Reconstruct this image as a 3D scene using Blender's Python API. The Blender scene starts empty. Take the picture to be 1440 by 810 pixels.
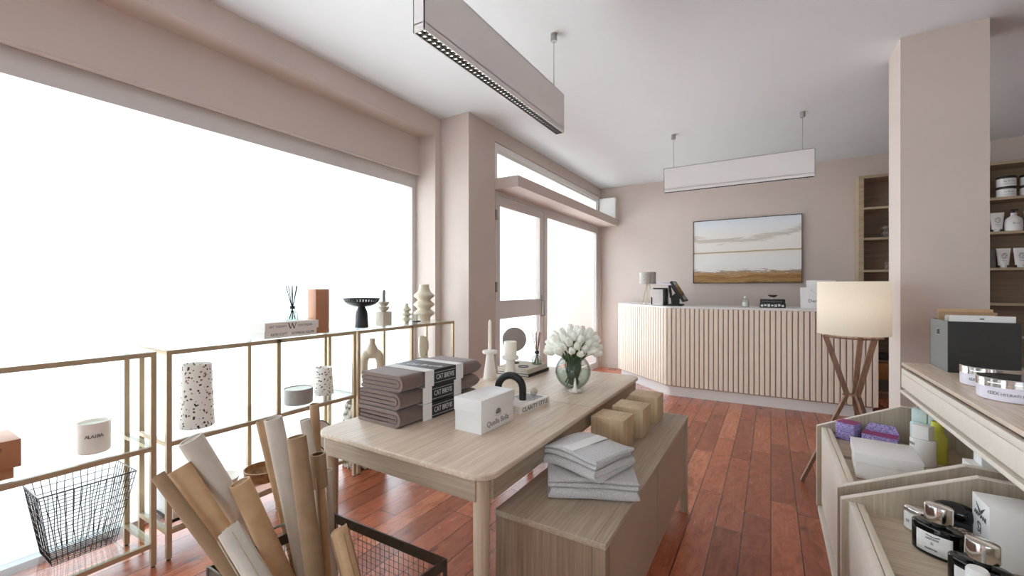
import bpy, bmesh, math, random
from mathutils import Vector, Matrix
random.seed(7)
sc = bpy.context.scene
COL = sc.collection
PI = math.pi
def lin(c):
    return tuple(((v/255)/12.92 if v/255 <= .04045 else ((v/255+.055)/1.055)**2.4) for v in c)
def rgba(c): return (*lin(c), 1)

# ------------------------------------------------------------------ materials
class NT:
    def __init__(s, name):
        s.m = bpy.data.materials.new(name); s.m.use_nodes = True
        s.t = s.m.node_tree; s.t.nodes.clear()
        s.out = s.n('ShaderNodeOutputMaterial')
    def n(s, typ, **kw):
        nd = s.t.nodes.new(typ)
        for k, v in kw.items():
            if k.startswith('i_'):
                key = k[2:]; key = int(key) if key.isdigit() else key.replace('_', ' ')
                nd.inputs[key].default_value = v
            else: setattr(nd, k, v)
        return nd
    def l(s, a, b): s.t.links.new(a, b)
    def math(s, op, a, b=None, c=None):
        nd = s.n('ShaderNodeMath', operation=op)
        for i, x in enumerate((a, b, c)):
            if x is None: continue
            if isinstance(x, (int, float)): nd.inputs[i].default_value = x
            else: s.l(x, nd.inputs[i])
        return nd.outputs[0]
    def mix(s, fac, a, b, blend='MIX'):
        nd = s.n('ShaderNodeMix', data_type='RGBA', blend_type=blend)
        for k, x in ((0, fac), (6, a), (7, b)):
            if isinstance(x, (int, float)): nd.inputs[k].default_value = x
            elif isinstance(x, tuple): nd.inputs[k].default_value = x
            else: s.l(x, nd.inputs[k])
        return nd.outputs[2]
    def ramp(s, fac, stops, interp='LINEAR'):
        nd = s.n('ShaderNodeValToRGB'); r = nd.color_ramp; r.interpolation = interp
        while len(r.elements) < len(stops): r.elements.new(.5)
        for e, (p, c) in zip(r.elements, stops):
            e.position = p; e.color = c if len(c) == 4 else (*c, 1)
        s.l(fac, nd.inputs[0]); return nd.outputs[0]
    def bsdf(s, col=None, rough=.5, metal=0., **kw):
        b = s.n('ShaderNodeBsdfPrincipled')
        if isinstance(col, tuple): b.inputs['Base Color'].default_value = col
        elif col is not None: s.l(col, b.inputs['Base Color'])
        if isinstance(rough, (int, float)): b.inputs['Roughness'].default_value = rough
        else: s.l(rough, b.inputs['Roughness'])
        b.inputs['Metallic'].default_value = metal
        for k, v in kw.items(): b.inputs[k.replace('_', ' ')].default_value = v
        s.l(b.outputs[0], s.out.inputs[0]); return b
    def coord(s, scale=(1, 1, 1), kind='Object'):
        tc = s.n('ShaderNodeTexCoord'); mp = s.n('ShaderNodeMapping'); mp.inputs['Scale'].default_value = scale
        s.l(tc.outputs[kind], mp.inputs[0]); return mp.outputs[0]
    def noise(s, vec, scale, detail=3, rough=.5, out=0, dist=0):
        nd = s.n('ShaderNodeTexNoise'); nd.inputs['Scale'].default_value = scale
        nd.inputs['Detail'].default_value = detail; nd.inputs['Roughness'].default_value = rough
        nd.inputs['Distortion'].default_value = dist
        s.l(vec, nd.inputs['Vector']); return nd.outputs[out]
    def bump(s, h, b, strength=.2, dist=.01):
        nd = s.n('ShaderNodeBump'); nd.inputs['Strength'].default_value = strength; nd.inputs['Distance'].default_value = dist
        s.l(h, nd.inputs['Height']); s.l(nd.outputs[0], b.inputs['Normal'])

def plain(name, c, rough=.5, metal=0., var=.0, vs=20, bump=0., bs=200, **kw):
    t = NT(name); col = rgba(c)
    if var or bump: v = t.coord()
    if var:
        n = t.noise(v, vs, 3)
        dk = tuple(x*(1-var) for x in col[:3])+(1,); lt = tuple(min(1, x*(1+var)) for x in col[:3])+(1,)
        col = t.ramp(n, [(.3, dk), (.7, lt)])
    b = t.bsdf(col, rough, metal, **kw)
    if bump: t.bump(t.noise(v, bs, 2), b, bump, .004)
    return t.m

def wood(name, c1, c2, axis='y', fine=110, rough=.5, contrast=(.35, .64)):
    t = NT(name); k = {'x': (.035, 1, 1), 'y': (1, .035, 1), 'z': (1, 1, .035)}[axis]
    v = t.coord(k)
    n1 = t.noise(v, fine, 4, .6); n2 = t.noise(v, fine*.16, 2, .5, dist=.6)
    f = t.math('ADD', t.math('MULTIPLY', n1, .68), t.math('MULTIPLY', n2, .32))
    col = t.ramp(f, [(contrast[0], rgba(c2)), (contrast[1], rgba(c1))])
    b = t.bsdf(col, rough)
    t.bump(n1, b, .12, .002)
    return t.m

def thin_glass(name, tint=(1, 1, 1), gloss=1.0, rough=.0, edge=None):
    t = NT(name)
    tr = t.n('ShaderNodeBsdfTransparent'); tr.inputs[0].default_value = (*tint, 1)
    gl = t.n('ShaderNodeBsdfGlossy'); gl.inputs['Roughness'].default_value = rough
    fr = t.n('ShaderNodeLayerWeight'); fr.inputs[0].default_value = .5
    fz = t.math('ADD', t.math('MULTIPLY', t.math('POWER', fr.outputs['Facing'], 5.), .9), .04)
    mx = t.n('ShaderNodeMixShader')
    t.l(t.math('MULTIPLY', fz, gloss), mx.inputs[0]); t.l(tr.outputs[0], mx.inputs[1]); t.l(gl.outputs[0], mx.inputs[2])
    if edge: t.l(t.mix(t.math('POWER', fr.outputs['Facing'], 3.), (*tint, 1), (*edge, 1)), tr.inputs[0])
    t.l(mx.outputs[0], t.out.inputs[0]); return t.m

M = {}
M['wall'] = plain('wall_paint', (205, 191, 182), .7, var=.015, vs=3, bump=.03, bs=300)
M['ceiling'] = plain('ceiling_paint', (228, 232, 235), .8, var=.01, vs=2)
M['white'] = plain('white_trim', (232, 229, 226), .4, var=.01, vs=5)
M['frame_grey'] = plain('window_frame_grey', (208, 203, 200), .4, var=.02, vs=5)
M['lum'] = plain('luminaire_white', (230, 226, 224), .5, var=.01, vs=5)
M['oak'] = wood('pale_oak_along', (226, 208, 188), (192, 169, 146), 'y', rough=.36)
M['oakx'] = wood('pale_oak_across', (203, 186, 164), (176, 156, 132), 'x')
M['oakz'] = wood('pale_oak_upright', (203, 186, 164), (176, 156, 132), 'z')
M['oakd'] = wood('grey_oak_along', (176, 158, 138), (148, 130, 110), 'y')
M['oakdx'] = wood('grey_oak_across', (176, 158, 138), (148, 130, 110), 'x')
M['oakdz'] = wood('grey_oak_upright', (172, 150, 128), (134, 112, 92), 'z')
M['bench_end'] = wood('bench_end_wood', (150, 126, 104), (116, 92, 74), 'z')
M['table_leg'] = wood('table_leg_oak', (206, 186, 162), (180, 158, 134), 'z')
M['doorpanel'] = plain('taupe_lacquer', (166, 141, 124), .5, var=.02, vs=6)
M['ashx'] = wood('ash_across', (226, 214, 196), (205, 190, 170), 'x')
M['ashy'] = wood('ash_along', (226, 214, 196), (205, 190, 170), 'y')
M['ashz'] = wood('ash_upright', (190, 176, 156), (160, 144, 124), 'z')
M['cream_ash'] = plain('cream_lacquer', (228, 217, 203), .45, var=.03, vs=40)
M['slat'] = plain('slat_paint', (240, 226, 209), .5, var=.02, vs=8)
M['cube'] = wood('cube_wood', (205, 180, 146), (176, 148, 112), 'z', 60)
M['walnut'] = wood('walnut', (150, 112, 88), (108, 76, 58), 'z', 70)
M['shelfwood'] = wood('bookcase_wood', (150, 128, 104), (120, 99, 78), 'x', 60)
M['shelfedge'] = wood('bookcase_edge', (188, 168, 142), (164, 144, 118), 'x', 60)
M['gold'] = plain('champagne_metal', (186, 168, 140), .5, .55, var=.05, vs=30)
M['steel'] = plain('dark_wire', (70, 68, 66), .35, 1., var=.05, vs=30)
M['chrome'] = plain('chrome', (222, 220, 218), .12, 1., var=.02, vs=30)
M['brushed'] = plain('brushed_nickel', (170, 168, 165), .35, 1., var=.05, vs=30)
M['crate'] = plain('crate_iron', (92, 84, 72), .45, .8, var=.15, vs=40)
M['black'] = plain('black_matt', (30, 29, 28), .5, var=.1, vs=30)
M['blackgloss'] = plain('black_gloss', (10, 10, 10), .08, var=.05, vs=30)
M['charcoal'] = plain('charcoal_card', (48, 46, 44), .7, var=.08, vs=60)
M['grey_card'] = plain('grey_card', (120, 118, 116), .7, var=.05, vs=60)
M['paper'] = plain('white_paper', (238, 236, 233), .6, var=.01, vs=20)
M['box_white'] = plain('white_box_card', (240, 238, 236), .3, var=.01, vs=20)
M['page'] = plain('page_edges', (226, 222, 214), .8, var=.05, vs=200)
M['porcelain'] = plain('white_stoneware', (236, 230, 222), .5, var=.02, vs=40)
M['wax'] = plain('candle_wax', (244, 239, 228), .4, var=.01, vs=40, Subsurface_Weight=.2)
M['beige_cer'] = plain('beige_ceramic', (206, 193, 170), .55, var=.05, vs=60, bump=.08)
M['green_cer'] = plain('sage_ceramic', (208, 204, 180), .4, var=.06, vs=60)
M['stone'] = plain('pale_stone', (200, 190, 172), .7, var=.06, vs=60, bump=.08)
M['greytin'] = plain('grey_tin', (160, 154, 148), .5, var=.03, vs=60)
M['copper'] = plain('copper_card', (178, 124, 90), .5, var=.02, vs=40)
M['blanket'] = plain('brown_wool', (116, 92, 82), .95, var=.12, vs=160, bump=.5, bs=420, Sheen_Weight=.4)
M['sleeve'] = plain('black_sleeve', (38, 38, 40), .45, var=.04, vs=40)
M['silver_ink'] = plain('light_ink', (222, 222, 222), .5, var=.01, vs=40)
M['ink'] = plain('dark_ink', (60, 58, 58), .6, var=.05, vs=40)
M['grey_ink'] = plain('grey_ink', (128, 124, 122), .6, var=.05, vs=40)
M['kraft'] = plain('kraft_paper', (176, 144, 110), .8, var=.1, vs=25, bump=.06, bs=120)
M['kraft_dark'] = plain('dark_kraft_paper', (156, 128, 98), .8, var=.08, vs=25, bump=.06, bs=120)
M['tan_paper'] = plain('tan_paper', (200, 164, 124), .7, var=.08, vs=20, bump=.06, bs=120)
M['greige_paper'] = plain('greige_paper', (204, 194, 180), .75, var=.05, vs=20)
M['shade'] = None
M['purple'] = None
M['pink'] = plain('magenta_card', (150, 52, 110), .5, var=.03, vs=30)
M['teal'] = plain('aqua_plastic', (222, 244, 247), .3, var=.02, vs=30)
M['lime'] = plain('lime_bottle', (206, 204, 84), .25, var=.02, vs=30)
M['lotion'] = plain('white_plastic', (236, 233, 230), .3, var=.01, vs=30)
M['lav'] = plain('lavender_white', (228, 222, 232), .35, var=.01, vs=30)
M['amber_box'] = plain('amber_card', (168, 118, 62), .6, var=.08, vs=30)
M['grey_fabric'] = plain('grey_basket_fabric', (98, 94, 90), .9, var=.1, vs=80)
M['petal'] = plain('white_petal', (248, 247, 236), .45, var=.02, vs=60)
M['stem'] = plain('green_stem', (72, 98, 44), .5, var=.2, vs=40)
M['leaf'] = plain('dark_leaf', (44, 66, 38), .5, var=.25, vs=40)
M['bowlwood'] = wood('bowl_wood', (170, 120, 70), (110, 72, 40), 'x', 30)
M['blue'] = plain('navy_ring', (34, 40, 84), .4, var=.05, vs=30)
M['mirror'] = plain('taupe_disc', (142, 130, 124), .45, var=.04, vs=20)
M['pavement'] = plain('pale_pavement', (214, 212, 210), .9, var=.04, vs=2)
M['glass'] = thin_glass('window_glass', (.985, .99, .985), .8)
M['shelf_glass'] = thin_glass('shelf_glass', (.93, .955, .95), 1.)
M['vase_glass'] = thin_glass('vase_glass', (.93, .95, .94), 1.3, edge=(.34, .38, .37))
M['clear_glass'] = thin_glass('clear_jar_glass', (.97, .975, .97), 1.2, edge=(.66, .69, .68))
M['water'] = thin_glass('vase_water', (.86, .91, .86), .3, edge=(.66, .72, .66))

def m_floor():
    t = NT('cherry_plank_floor'); tc = t.n('ShaderNodeTexCoord'); sp = t.n('ShaderNodeSeparateXYZ'); t.l(tc.outputs['Object'], sp.inputs[0])
    px = t.math('DIVIDE', sp.outputs[0], .136); row = t.math('FLOOR', px); fx = t.math('FRACT', px)
    w1 = t.n('ShaderNodeTexWhiteNoise', noise_dimensions='1D'); t.l(row, w1.inputs['W'])
    py = t.math('ADD', t.math('DIVIDE', sp.outputs[1], 1.15), t.math('MULTIPLY', w1.outputs[0], 9.))
    colf = t.math('FLOOR', py); fy = t.math('FRACT', py)
    cb = t.n('ShaderNodeCombineXYZ'); t.l(row, cb.inputs[0]); t.l(colf, cb.inputs[1])
    w2 = t.n('ShaderNodeTexWhiteNoise', noise_dimensions='3D'); t.l(cb.outputs[0], w2.inputs['Vector'])
    gv = t.n('ShaderNodeCombineXYZ')
    t.l(t.math('MULTIPLY', sp.outputs[0], 6.), gv.inputs[0]); t.l(t.math('MULTIPLY', sp.outputs[1], .55), gv.inputs[1]); t.l(t.math('MULTIPLY', w2.outputs[0], 30.), gv.inputs[2])
    g1 = t.noise(gv.outputs[0], 7, 6, .65, dist=1.2); g2 = t.noise(gv.outputs[0], 1.6, 3, .5, dist=1.5)
    base = t.ramp(w2.outputs[0], [(0, rgba((144, 76, 52))), (.35, rgba((166, 91, 62))), (.7, rgba((182, 103, 72))), (1, rgba((202, 124, 90)))])
    base = t.mix(t.math('MULTIPLY', t.ramp(g1, [(.30, (1, 1, 1)), (.60, (0, 0, 0))]), .30), base, rgba((96, 44, 30)))
    base = t.mix(t.math('MULTIPLY', t.ramp(g2, [(.50, (0, 0, 0)), (.75, (1, 1, 1))]), .25), base, rgba((186, 114, 80)))
    mv = t.n('ShaderNodeCombineXYZ'); t.l(t.math('MULTIPLY', sp.outputs[0], 2.6), mv.inputs[0]); t.l(t.math('MULTIPLY', sp.outputs[1], 1.1), mv.inputs[1]); t.l(t.math('MULTIPLY', w2.outputs[0], 17.), mv.inputs[2])
    g3 = t.noise(mv.outputs[0], 4.2, 5, .6, dist=2.2)
    base = t.mix(t.math('MULTIPLY', t.ramp(g3, [(.48, (0, 0, 0)), (.66, (1, 1, 1))]), .5), base, rgba((112, 55, 38)))
    base = t.mix(t.math('MULTIPLY', t.ramp(g3, [(.28, (1, 1, 1)), (.42, (0, 0, 0))]), .3), base, rgba((188, 122, 92)))
    kn = t.n('ShaderNodeTexVoronoi'); kv = t.n('ShaderNodeCombineXYZ')
    t.l(t.math('MULTIPLY', sp.outputs[0], 4.4), kv.inputs[0]); t.l(t.math('MULTIPLY', sp.outputs[1], 2.6), kv.inputs[1]); t.l(t.math('MULTIPLY', g2, .4), kv.inputs[2])
    t.l(kv.outputs[0], kn.inputs['Vector']); kn.inputs['Scale'].default_value = 1.0
    base = t.mix(t.math('MULTIPLY', t.ramp(kn.outputs['Distance'], [(.02, (1, 1, 1)), (.12, (0, 0, 0))]), .6), base, rgba((46, 22, 16)))
    ex = t.math('MULTIPLY', t.math('MINIMUM', fx, t.math('SUBTRACT', 1., fx)), .136)
    ey = t.math('MULTIPLY', t.math('MINIMUM', fy, t.math('SUBTRACT', 1., fy)), 1.15)
    seam = t.math('LESS_THAN', t.math('MINIMUM', ex, ey), .0026)
    base = t.mix(t.math('MULTIPLY', seam, .85), base, rgba((40, 20, 14)))
    rg = t.ramp(g1, [(.3, (.19, .19, .19)), (.7, (.28, .28, .28))])
    b = t.bsdf(base, rg); b.inputs['Specular IOR Level'].default_value = .5
    h = t.math('SUBTRACT', t.math('MULTIPLY', g1, .25), seam)
    t.bump(h, b, .25, .002); return t.m
M['floor'] = m_floor()

def m_terrazzo():
    t = NT('terrazzo'); v = t.coord()
    vo = t.n('ShaderNodeTexVoronoi'); vo.inputs['Scale'].default_value = 75; vo.inputs['Randomness'].default_value = 1
    w = t.noise(v, 60, 2, out=1); wv = t.n('ShaderNodeVectorMath', operation='MULTIPLY_ADD'); t.l(w, wv.inputs[0]); wv.inputs[1].default_value = (.012,)*3; t.l(v, wv.inputs[2])
    t.l(wv.outputs[0], vo.inputs['Vector'])
    sp = t.n('ShaderNodeSeparateColor'); t.l(vo.outputs['Color'], sp.inputs[0])
    on = t.math('MULTIPLY', t.math('LESS_THAN', vo.outputs['Distance'], .42), t.math('GREATER_THAN', sp.outputs[0], .55))
    chip = t.ramp(sp.outputs[1], [(0, rgba((30, 28, 28))), (.5, rgba((70, 58, 50))), (.72, rgba((150, 120, 96))), (1, rgba((182, 176, 170)))], 'CONSTANT')
    t.bsdf(t.mix(on, rgba((240, 236, 230)), chip), .35); return t.m
M['terrazzo'] = m_terrazzo()

def m_purple():
    t = NT('purple_floral_card'); v = t.coord(); vo = t.n('ShaderNodeTexVoronoi'); vo.inputs['Scale'].default_value = 170; t.l(v, vo.inputs['Vector'])
    n = t.noise(v, 120, 2)
    f = t.math('ADD', vo.outputs['Distance'], t.math('MULTIPLY', n, .3))
    t.bsdf(t.ramp(f, [(.38, rgba((66, 44, 108))), (.52, rgba((130, 112, 180))), (.85, rgba((182, 170, 214)))]), .5); return t.m
M['purple'] = m_purple()

def m_snake():
    t = NT('speckled_weave'); v = t.coord(); vo = t.n('ShaderNodeTexVoronoi'); vo.inputs['Scale'].default_value = 120; t.l(v, vo.inputs['Vector'])
    t.bsdf(t.ramp(vo.outputs['Distance'], [(.15, rgba((214, 200, 188))), (.5, rgba((120, 96, 80))), (.7, rgba((60, 46, 40)))]), .5); return t.m
M['speckle'] = m_snake()

def m_rope():
    t = NT('knotted_rope'); v = t.coord((1, 1, 1)); wv = t.n('ShaderNodeTexVoronoi'); wv.inputs['Scale'].default_value = 28; t.l(v, wv.inputs['Vector'])
    b = t.bsdf(t.ramp(wv.outputs['Distance'], [(.25, rgba((226, 220, 206))), (.62, rgba((170, 162, 146))), (.8, rgba((90, 84, 74)))]), .9)
    t.bump(t.math('SUBTRACT', 1., wv.outputs['Distance']), b, .8, .02); return t.m
M['rope'] = m_rope()

def m_terry():
    t = NT('grey_terry'); v = t.coord(); n = t.noise(v, 260, 2, .7)
    b = t.bsdf(t.ramp(n, [(.3, rgba((186, 182, 180))), (.65, rgba((222, 219, 217)))]), .95); b.inputs['Sheen Weight'].default_value = .3
    t.bump(n, b, .9, .006); return t.m
M['terry'] = m_terry()

def m_shade():
    t = NT('cream_linen_shade'); v = t.coord((1, 1, 1)); n = t.noise(v, 400, 2)
    c = t.ramp(n, [(.3, rgba((240, 230, 212))), (.7, rgba((250, 243, 230)))])
    d = t.n('ShaderNodeBsdfDiffuse'); tr = t.n('ShaderNodeBsdfTranslucent'); t.l(c, d.inputs[0]); t.l(c, tr.inputs[0])
    mx = t.n('ShaderNodeMixShader'); mx.inputs[0].default_value = .45
    t.l(d.outputs[0], mx.inputs[1]); t.l(tr.outputs[0], mx.inputs[2]); t.l(mx.outputs[0], t.out.inputs[0]); return t.m
M['shade'] = m_shade()
def m_gshade():
    t = NT('grey_linen_shade'); v = t.coord(); n = t.noise(v, 90, 3)
    c = t.ramp(n, [(.3, rgba((158, 154, 146))), (.7, rgba((196, 192, 184)))]); t.bsdf(c, .9); return t.m
M['gshade'] = m_gshade()

def m_art():
    t = NT('abstract_landscape_paint'); tc = t.n('ShaderNodeTexCoord'); sp = t.n('ShaderNodeSeparateXYZ'); t.l(tc.outputs['Object'], sp.inputs[0])
    sx = t.n('ShaderNodeMapping'); t.l(tc.outputs['Object'], sx.inputs[0]); sx.inputs['Scale'].default_value = (1.6, 1, 14)
    n = t.noise(sx.outputs[0], 1.6, 6, .62, dist=.7)
    sx2 = t.n('ShaderNodeMapping'); t.l(tc.outputs['Object'], sx2.inputs[0]); sx2.inputs['Scale'].default_value = (1., 1, 1)
    wv = t.noise(sx2.outputs[0], 2.2, 3, .5)
    x, z = sp.outputs[0], sp.outputs[2]      # x -0.69..0.69, z -0.47..0.47
    zz = t.math('ADD', t.math('ADD', z, t.math('MULTIPLY', t.math('SUBTRACT', n, .5), .17)), t.math('MULTIPLY', t.math('SUBTRACT', wv, .5), .10))
    f = t.math('ADD', t.math('DIVIDE', zz, .96), .5)
    f = t.math('ADD', f, t.math('MULTIPLY', t.math('SUBTRACT', t.noise(sx.outputs[0], 5, 4, .7), .5), .17))
    c = t.ramp(f, [(.0, rgba((120, 84, 40))), (.05, rgba((176, 140, 84))), (.10, rgba((146, 98, 52))), (.155, rgba((190, 150, 104))), (.185, rgba((150, 128, 106))), (.205, rgba((240, 236, 231))),
                   (.34, rgba((242, 240, 237))), (.47, rgba((241, 234, 227))), (.7, rgba((243, 237, 230))), (.9, rgba((230, 234, 238))), (1., rgba((222, 228, 233)))])
    # ochre horizon stroke
    ld = t.math('ABSOLUTE', t.math('SUBTRACT', t.math('ADD', z, t.math('MULTIPLY', t.math('SUBTRACT', wv, .5), .02)), t.math('ADD', -.012, t.math('MULTIPLY', x, .012))))
    c = t.mix(t.math('MULTIPLY', t.ramp(ld, [(.006, (1, 1, 1)), (.013, (0, 0, 0))]), .85), c, rgba((172, 146, 84)))
    # taupe sweep rising to the right
    s1 = t.math('ADD', .150, t.math('MULTIPLY', t.math('POWER', t.math('ABSOLUTE', t.math('ADD', x, .15)), 2.), .19))
    ld2 = t.math('ABSOLUTE', t.math('SUBTRACT', t.math('ADD', z, t.math('MULTIPLY', t.math('SUBTRACT', n, .5), .22)), s1))
    c = t.mix(t.math('MULTIPLY', t.ramp(ld2, [(.012, (1, 1, 1)), (.05, (0, 0, 0))]), .65), c, rgba((190, 178, 162)))
    t.bsdf(c, .6); return t.m
M['art'] = m_art()

# ------------------------------------------------------------------ mesh builder
class MB:
    def __init__(s): s.b = bmesh.new()
    def _tr(s, vs, m):
        if m is not None:
            for v in vs: v.co = m @ v.co
    def box(s, x0, x1, y0, y1, z0, z1, bev=0., seg=2, m=None):
        r = bmesh.ops.create_cube(s.b, size=1)
        vs = r['verts']
        for v in vs: v.co = Vector(((x0+x1)/2+v.co.x*(x1-x0), (y0+y1)/2+v.co.y*(y1-y0), (z0+z1)/2+v.co.z*(z1-z0)))
        if bev:
            es = list({e for v in vs for e in v.link_edges})
            bmesh.ops.recalc_face_normals(s.b, faces=list({f for v in vs for f in v.link_faces}))
            o = bmesh.ops.bevel(s.b, geom=es, offset=bev, segments=seg, affect='EDGES', profile=.5)
            vs = list({v for f in o['faces'] for v in f.verts} | {v for v in vs if v.is_valid})
        s._tr(vs, m); return s
    def lathe(s, prof, n=32, m=None, cap0=True, cap1=True, lob=None):
        rings = []
        new = []
        for r, z in prof:
            ring = []
            for i in range(n):
                a = 2*PI*i/n; rr = r*(1 if lob is None else lob(a, z))
                v = s.b.verts.new((rr*math.cos(a), rr*math.sin(a), z)); ring.append(v); new.append(v)
            rings.append(ring)
        for a, b in zip(rings, rings[1:]):
            for i in range(n): s.b.faces.new((a[i], a[(i+1) % n], b[(i+1) % n], b[i]))
        if cap0: s.b.faces.new(rings[0][::-1])
        if cap1: s.b.faces.new(rings[-1])
        s._tr(new, m); return s
    def tube(s, pts, r, n=8, closed=False, cap=True, m=None):
        pts = [Vector(p) for p in pts]; N = len(pts); rings = []; new = []
        up = None
        for i, p in enumerate(pts):
            if closed: d = pts[(i+1) % N]-pts[i-1]
            else: d = pts[min(i+1, N-1)]-pts[max(i-1, 0)]
            d.normalize()
            if up is None:
                up = Vector((0, 0, 1)) if abs(d.z) < .9 else Vector((1, 0, 0))
            a = d.cross(up)
            if a.length < 1e-6: a = d.orthogonal()
            a.normalize(); bb = a.cross(d).normalized(); up = bb
            rr = r[i] if isinstance(r, (list, tuple)) else r
            ring = [s.b.verts.new(p+rr*(math.cos(2*PI*k/n)*a+math.sin(2*PI*k/n)*bb)) for k in range(n)]
            rings.append(ring); new += ring
        pr = list(zip(rings, rings[1:]))
        if closed: pr.append((rings[-1], rings[0]))
        for a, b in pr:
            for k in range(n): s.b.faces.new((a[k], a[(k+1) % n], b[(k+1) % n], b[k]))
        if cap and not closed:
            s.b.faces.new(rings[0][::-1]); s.b.faces.new(rings[-1])
        s._tr(new, m); return s
    def bar(s, a, b, w, h=None, m=None):      # rectangular bar from a to b
        a, b = Vector(a), Vector(b); h = h or w; d = (b-a); L = d.length; d.normalize()
        u = Vector((0, 0, 1)) if abs(d.z) < .95 else Vector((0, 1, 0))
        x = d.cross(u).normalized(); y = x.cross(d)
        mm = Matrix((( x.x, y.x, d.x, a.x), (x.y, y.y, d.y, a.y), (x.z, y.z, d.z, a.z), (0, 0, 0, 1)))
        if m is not None: mm = m @ mm
        return s.box(-w/2, w/2, -h/2, h/2, 0, L, m=mm)
    def prism(s, poly, z0, z1, m=None, bev=0., seg=2):   # polygon in XY, extruded in Z
        lo = [s.b.verts.new((x, y, z0)) for x, y in poly]; hi = [s.b.verts.new((x, y, z1)) for x, y in poly]
        n = len(poly); fs = []
        fs.append(s.b.faces.new(lo[::-1])); fs.append(s.b.faces.new(hi))
        for i in range(n): fs.append(s.b.faces.new((lo[i], lo[(i+1) % n], hi[(i+1) % n], hi[i])))
        bmesh.ops.recalc_face_normals(s.b, faces=fs)
        vs = lo+hi
        if bev:
            es = [e for e in set(fs[0].edges) | set(fs[1].edges)]
            o = bmesh.ops.bevel(s.b, geom=es, offset=bev, segments=seg, affect='EDGES', profile=.5)
            vs = list({v for f in o['faces'] for v in f.verts} | {v for v in vs if v.is_valid})
        s._tr(vs, m); return s
    def sphere(s, c, r, m=None, u=24, v=16, sc=(1, 1, 1)):
        o = bmesh.ops.create_uvsphere(s.b, u_segments=u, v_segments=v, radius=1)
        for q in o['verts']: q.co = Vector((c[0]+q.co.x*r*sc[0], c[1]+q.co.y*r*sc[1], c[2]+q.co.z*r*sc[2]))
        s._tr(o['verts'], m); return s
    def build(s, name, mat, parent=None, loc=None, rot=None, smooth=True, ang=35):
        bmesh.ops.recalc_face_normals(s.b, faces=s.b.faces)
        me = bpy.data.meshes.new(name); s.b.to_mesh(me); s.b.free()
        me.materials.append(mat)
        if smooth:
            for p in me.polygons: p.use_smooth = True
            me.set_sharp_from_angle(angle=math.radians(ang))
        o = bpy.data.objects.new(name, me); COL.objects.link(o)
        if parent: o.parent = parent
        if loc: o.location = loc
        if rot: o.rotation_euler = rot
        return o

def tag(o, label, cat, group=None):
    o['label'] = label; o['category'] = cat
    if group: o['group'] = group
    return o
def thing(name, label, cat, loc=(0, 0, 0), rz=0., group=None):
    o = bpy.data.objects.new(name, None); COL.objects.link(o); o.empty_display_size = .05
    o.location = loc; o.rotation_euler = (0, 0, rz); return tag(o, label, cat, group)
def struct(o): o['kind'] = 'structure'; return o
def lbl(o, label): o['label'] = label; return o
def B(name, mat, dims, parent=None, bev=.0, loc=None, rot=None):
    return MB().box(*dims, bev=bev).build(name, mat, parent, loc, rot)
def TR(x, y, z, rx=0, ry=0, rz=0):
    from mathutils import Euler
    return Matrix.Translation((x, y, z)) @ Euler((rx, ry, rz)).to_matrix().to_4x4()
def text(name, s, size, org, right, up, mat, parent, depth=.0004, align='LEFT', wid=None):
    """lettering laid on a surface: org = baseline start, right/up = directions on that surface (parent's frame)"""
    cu = bpy.data.curves.new(name, 'FONT'); cu.body = s; cu.size = size; cu.extrude = depth; cu.align_x = align
    cu.resolution_u = 2
    tmp = bpy.data.objects.new('tmp', cu); COL.objects.link(tmp)
    bpy.context.view_layer.update()
    me = bpy.data.meshes.new_from_object(tmp.evaluated_get(bpy.context.evaluated_depsgraph_get()))
    bpy.data.objects.remove(tmp); bpy.data.curves.remove(cu)
    me.name = name; me.materials.clear(); me.materials.append(mat)
    r = Vector(right).normalized(); u = Vector(up).normalized(); nn = r.cross(u)
    if wid:
        xs = [v.co.x for v in me.vertices]; k = wid/(max(xs)-min(xs)); 
        for v in me.vertices: v.co.x *= k
    me.transform(Matrix(((r.x, u.x, nn.x, org[0]), (r.y, u.y, nn.y, org[1]), (r.z, u.z, nn.z, org[2]), (0, 0, 0, 1))))
    o = bpy.data.objects.new(name, me); COL.objects.link(o)
    if parent: o.parent = parent
    return o
def copy_tree(o, parent=None):
    c = o.copy(); COL.objects.link(c); c.parent = parent
    for ch in list(o.children): copy_tree(ch, c)
    return c
def rrect(x0, x1, y0, y1, r, n=6):
    p = []
    for cx, cy, a0 in ((x1-r, y1-r, 0), (x0+r, y1-r, 90), (x0+r, y0+r, 180), (x1-r, y0+r, 270)):
        for i in range(n+1):
            a = math.radians(a0+90*i/n); p.append((cx+r*math.cos(a), cy+r*math.sin(a)))
    return p
def oval(a, b, n=40): return [(a*math.cos(2*PI*i/n), b*math.sin(2*PI*i/n)) for i in range(n)]

# ================================================================== SETTING
H = 3.05
struct(B('floor', M['floor'], (-3.15, 4.2, -2.6, 7.06, -.12, 0)))
struct(B('ceiling', M['ceiling'], (-3.3, 4.4, -2.8, 7.3, H, H+.15)))
struct(B('wall_back', M['wall'], (-3.3, 4.4, 7.06, 7.3, 0, H)))
struct(B('wall_right', M['wall'], (4.2, 4.4, -2.8, 7.06, 0, H)))
m = MB()
for a in ((-3.3, -.6, 0, H), (1.6, 4.4, 0, H), (-.6, 1.6, 2.4, H), (-.6, 1.6, 0, .6)): m.box(a[0], a[1], -2.8, -2.6, a[2], a[3])
struct(m.build('wall_front', M['wall']))
m = MB()
for a in ((-.6, -.53, .6, 2.4), (1.53, 1.6, .6, 2.4), (-.6, 1.6, 2.33, 2.4), (-.6, 1.6, .6, .67)): m.box(a[0], a[1], -2.74, -2.68, a[2], a[3])
w = struct(m.build('fill_window', M['frame_grey'])); B('window_glass', M['glass'], (-.53, 1.53, -2.715, -2.705, .67, 2.33), w)  # unseen window, added behind the camera as frontal fill light
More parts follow.
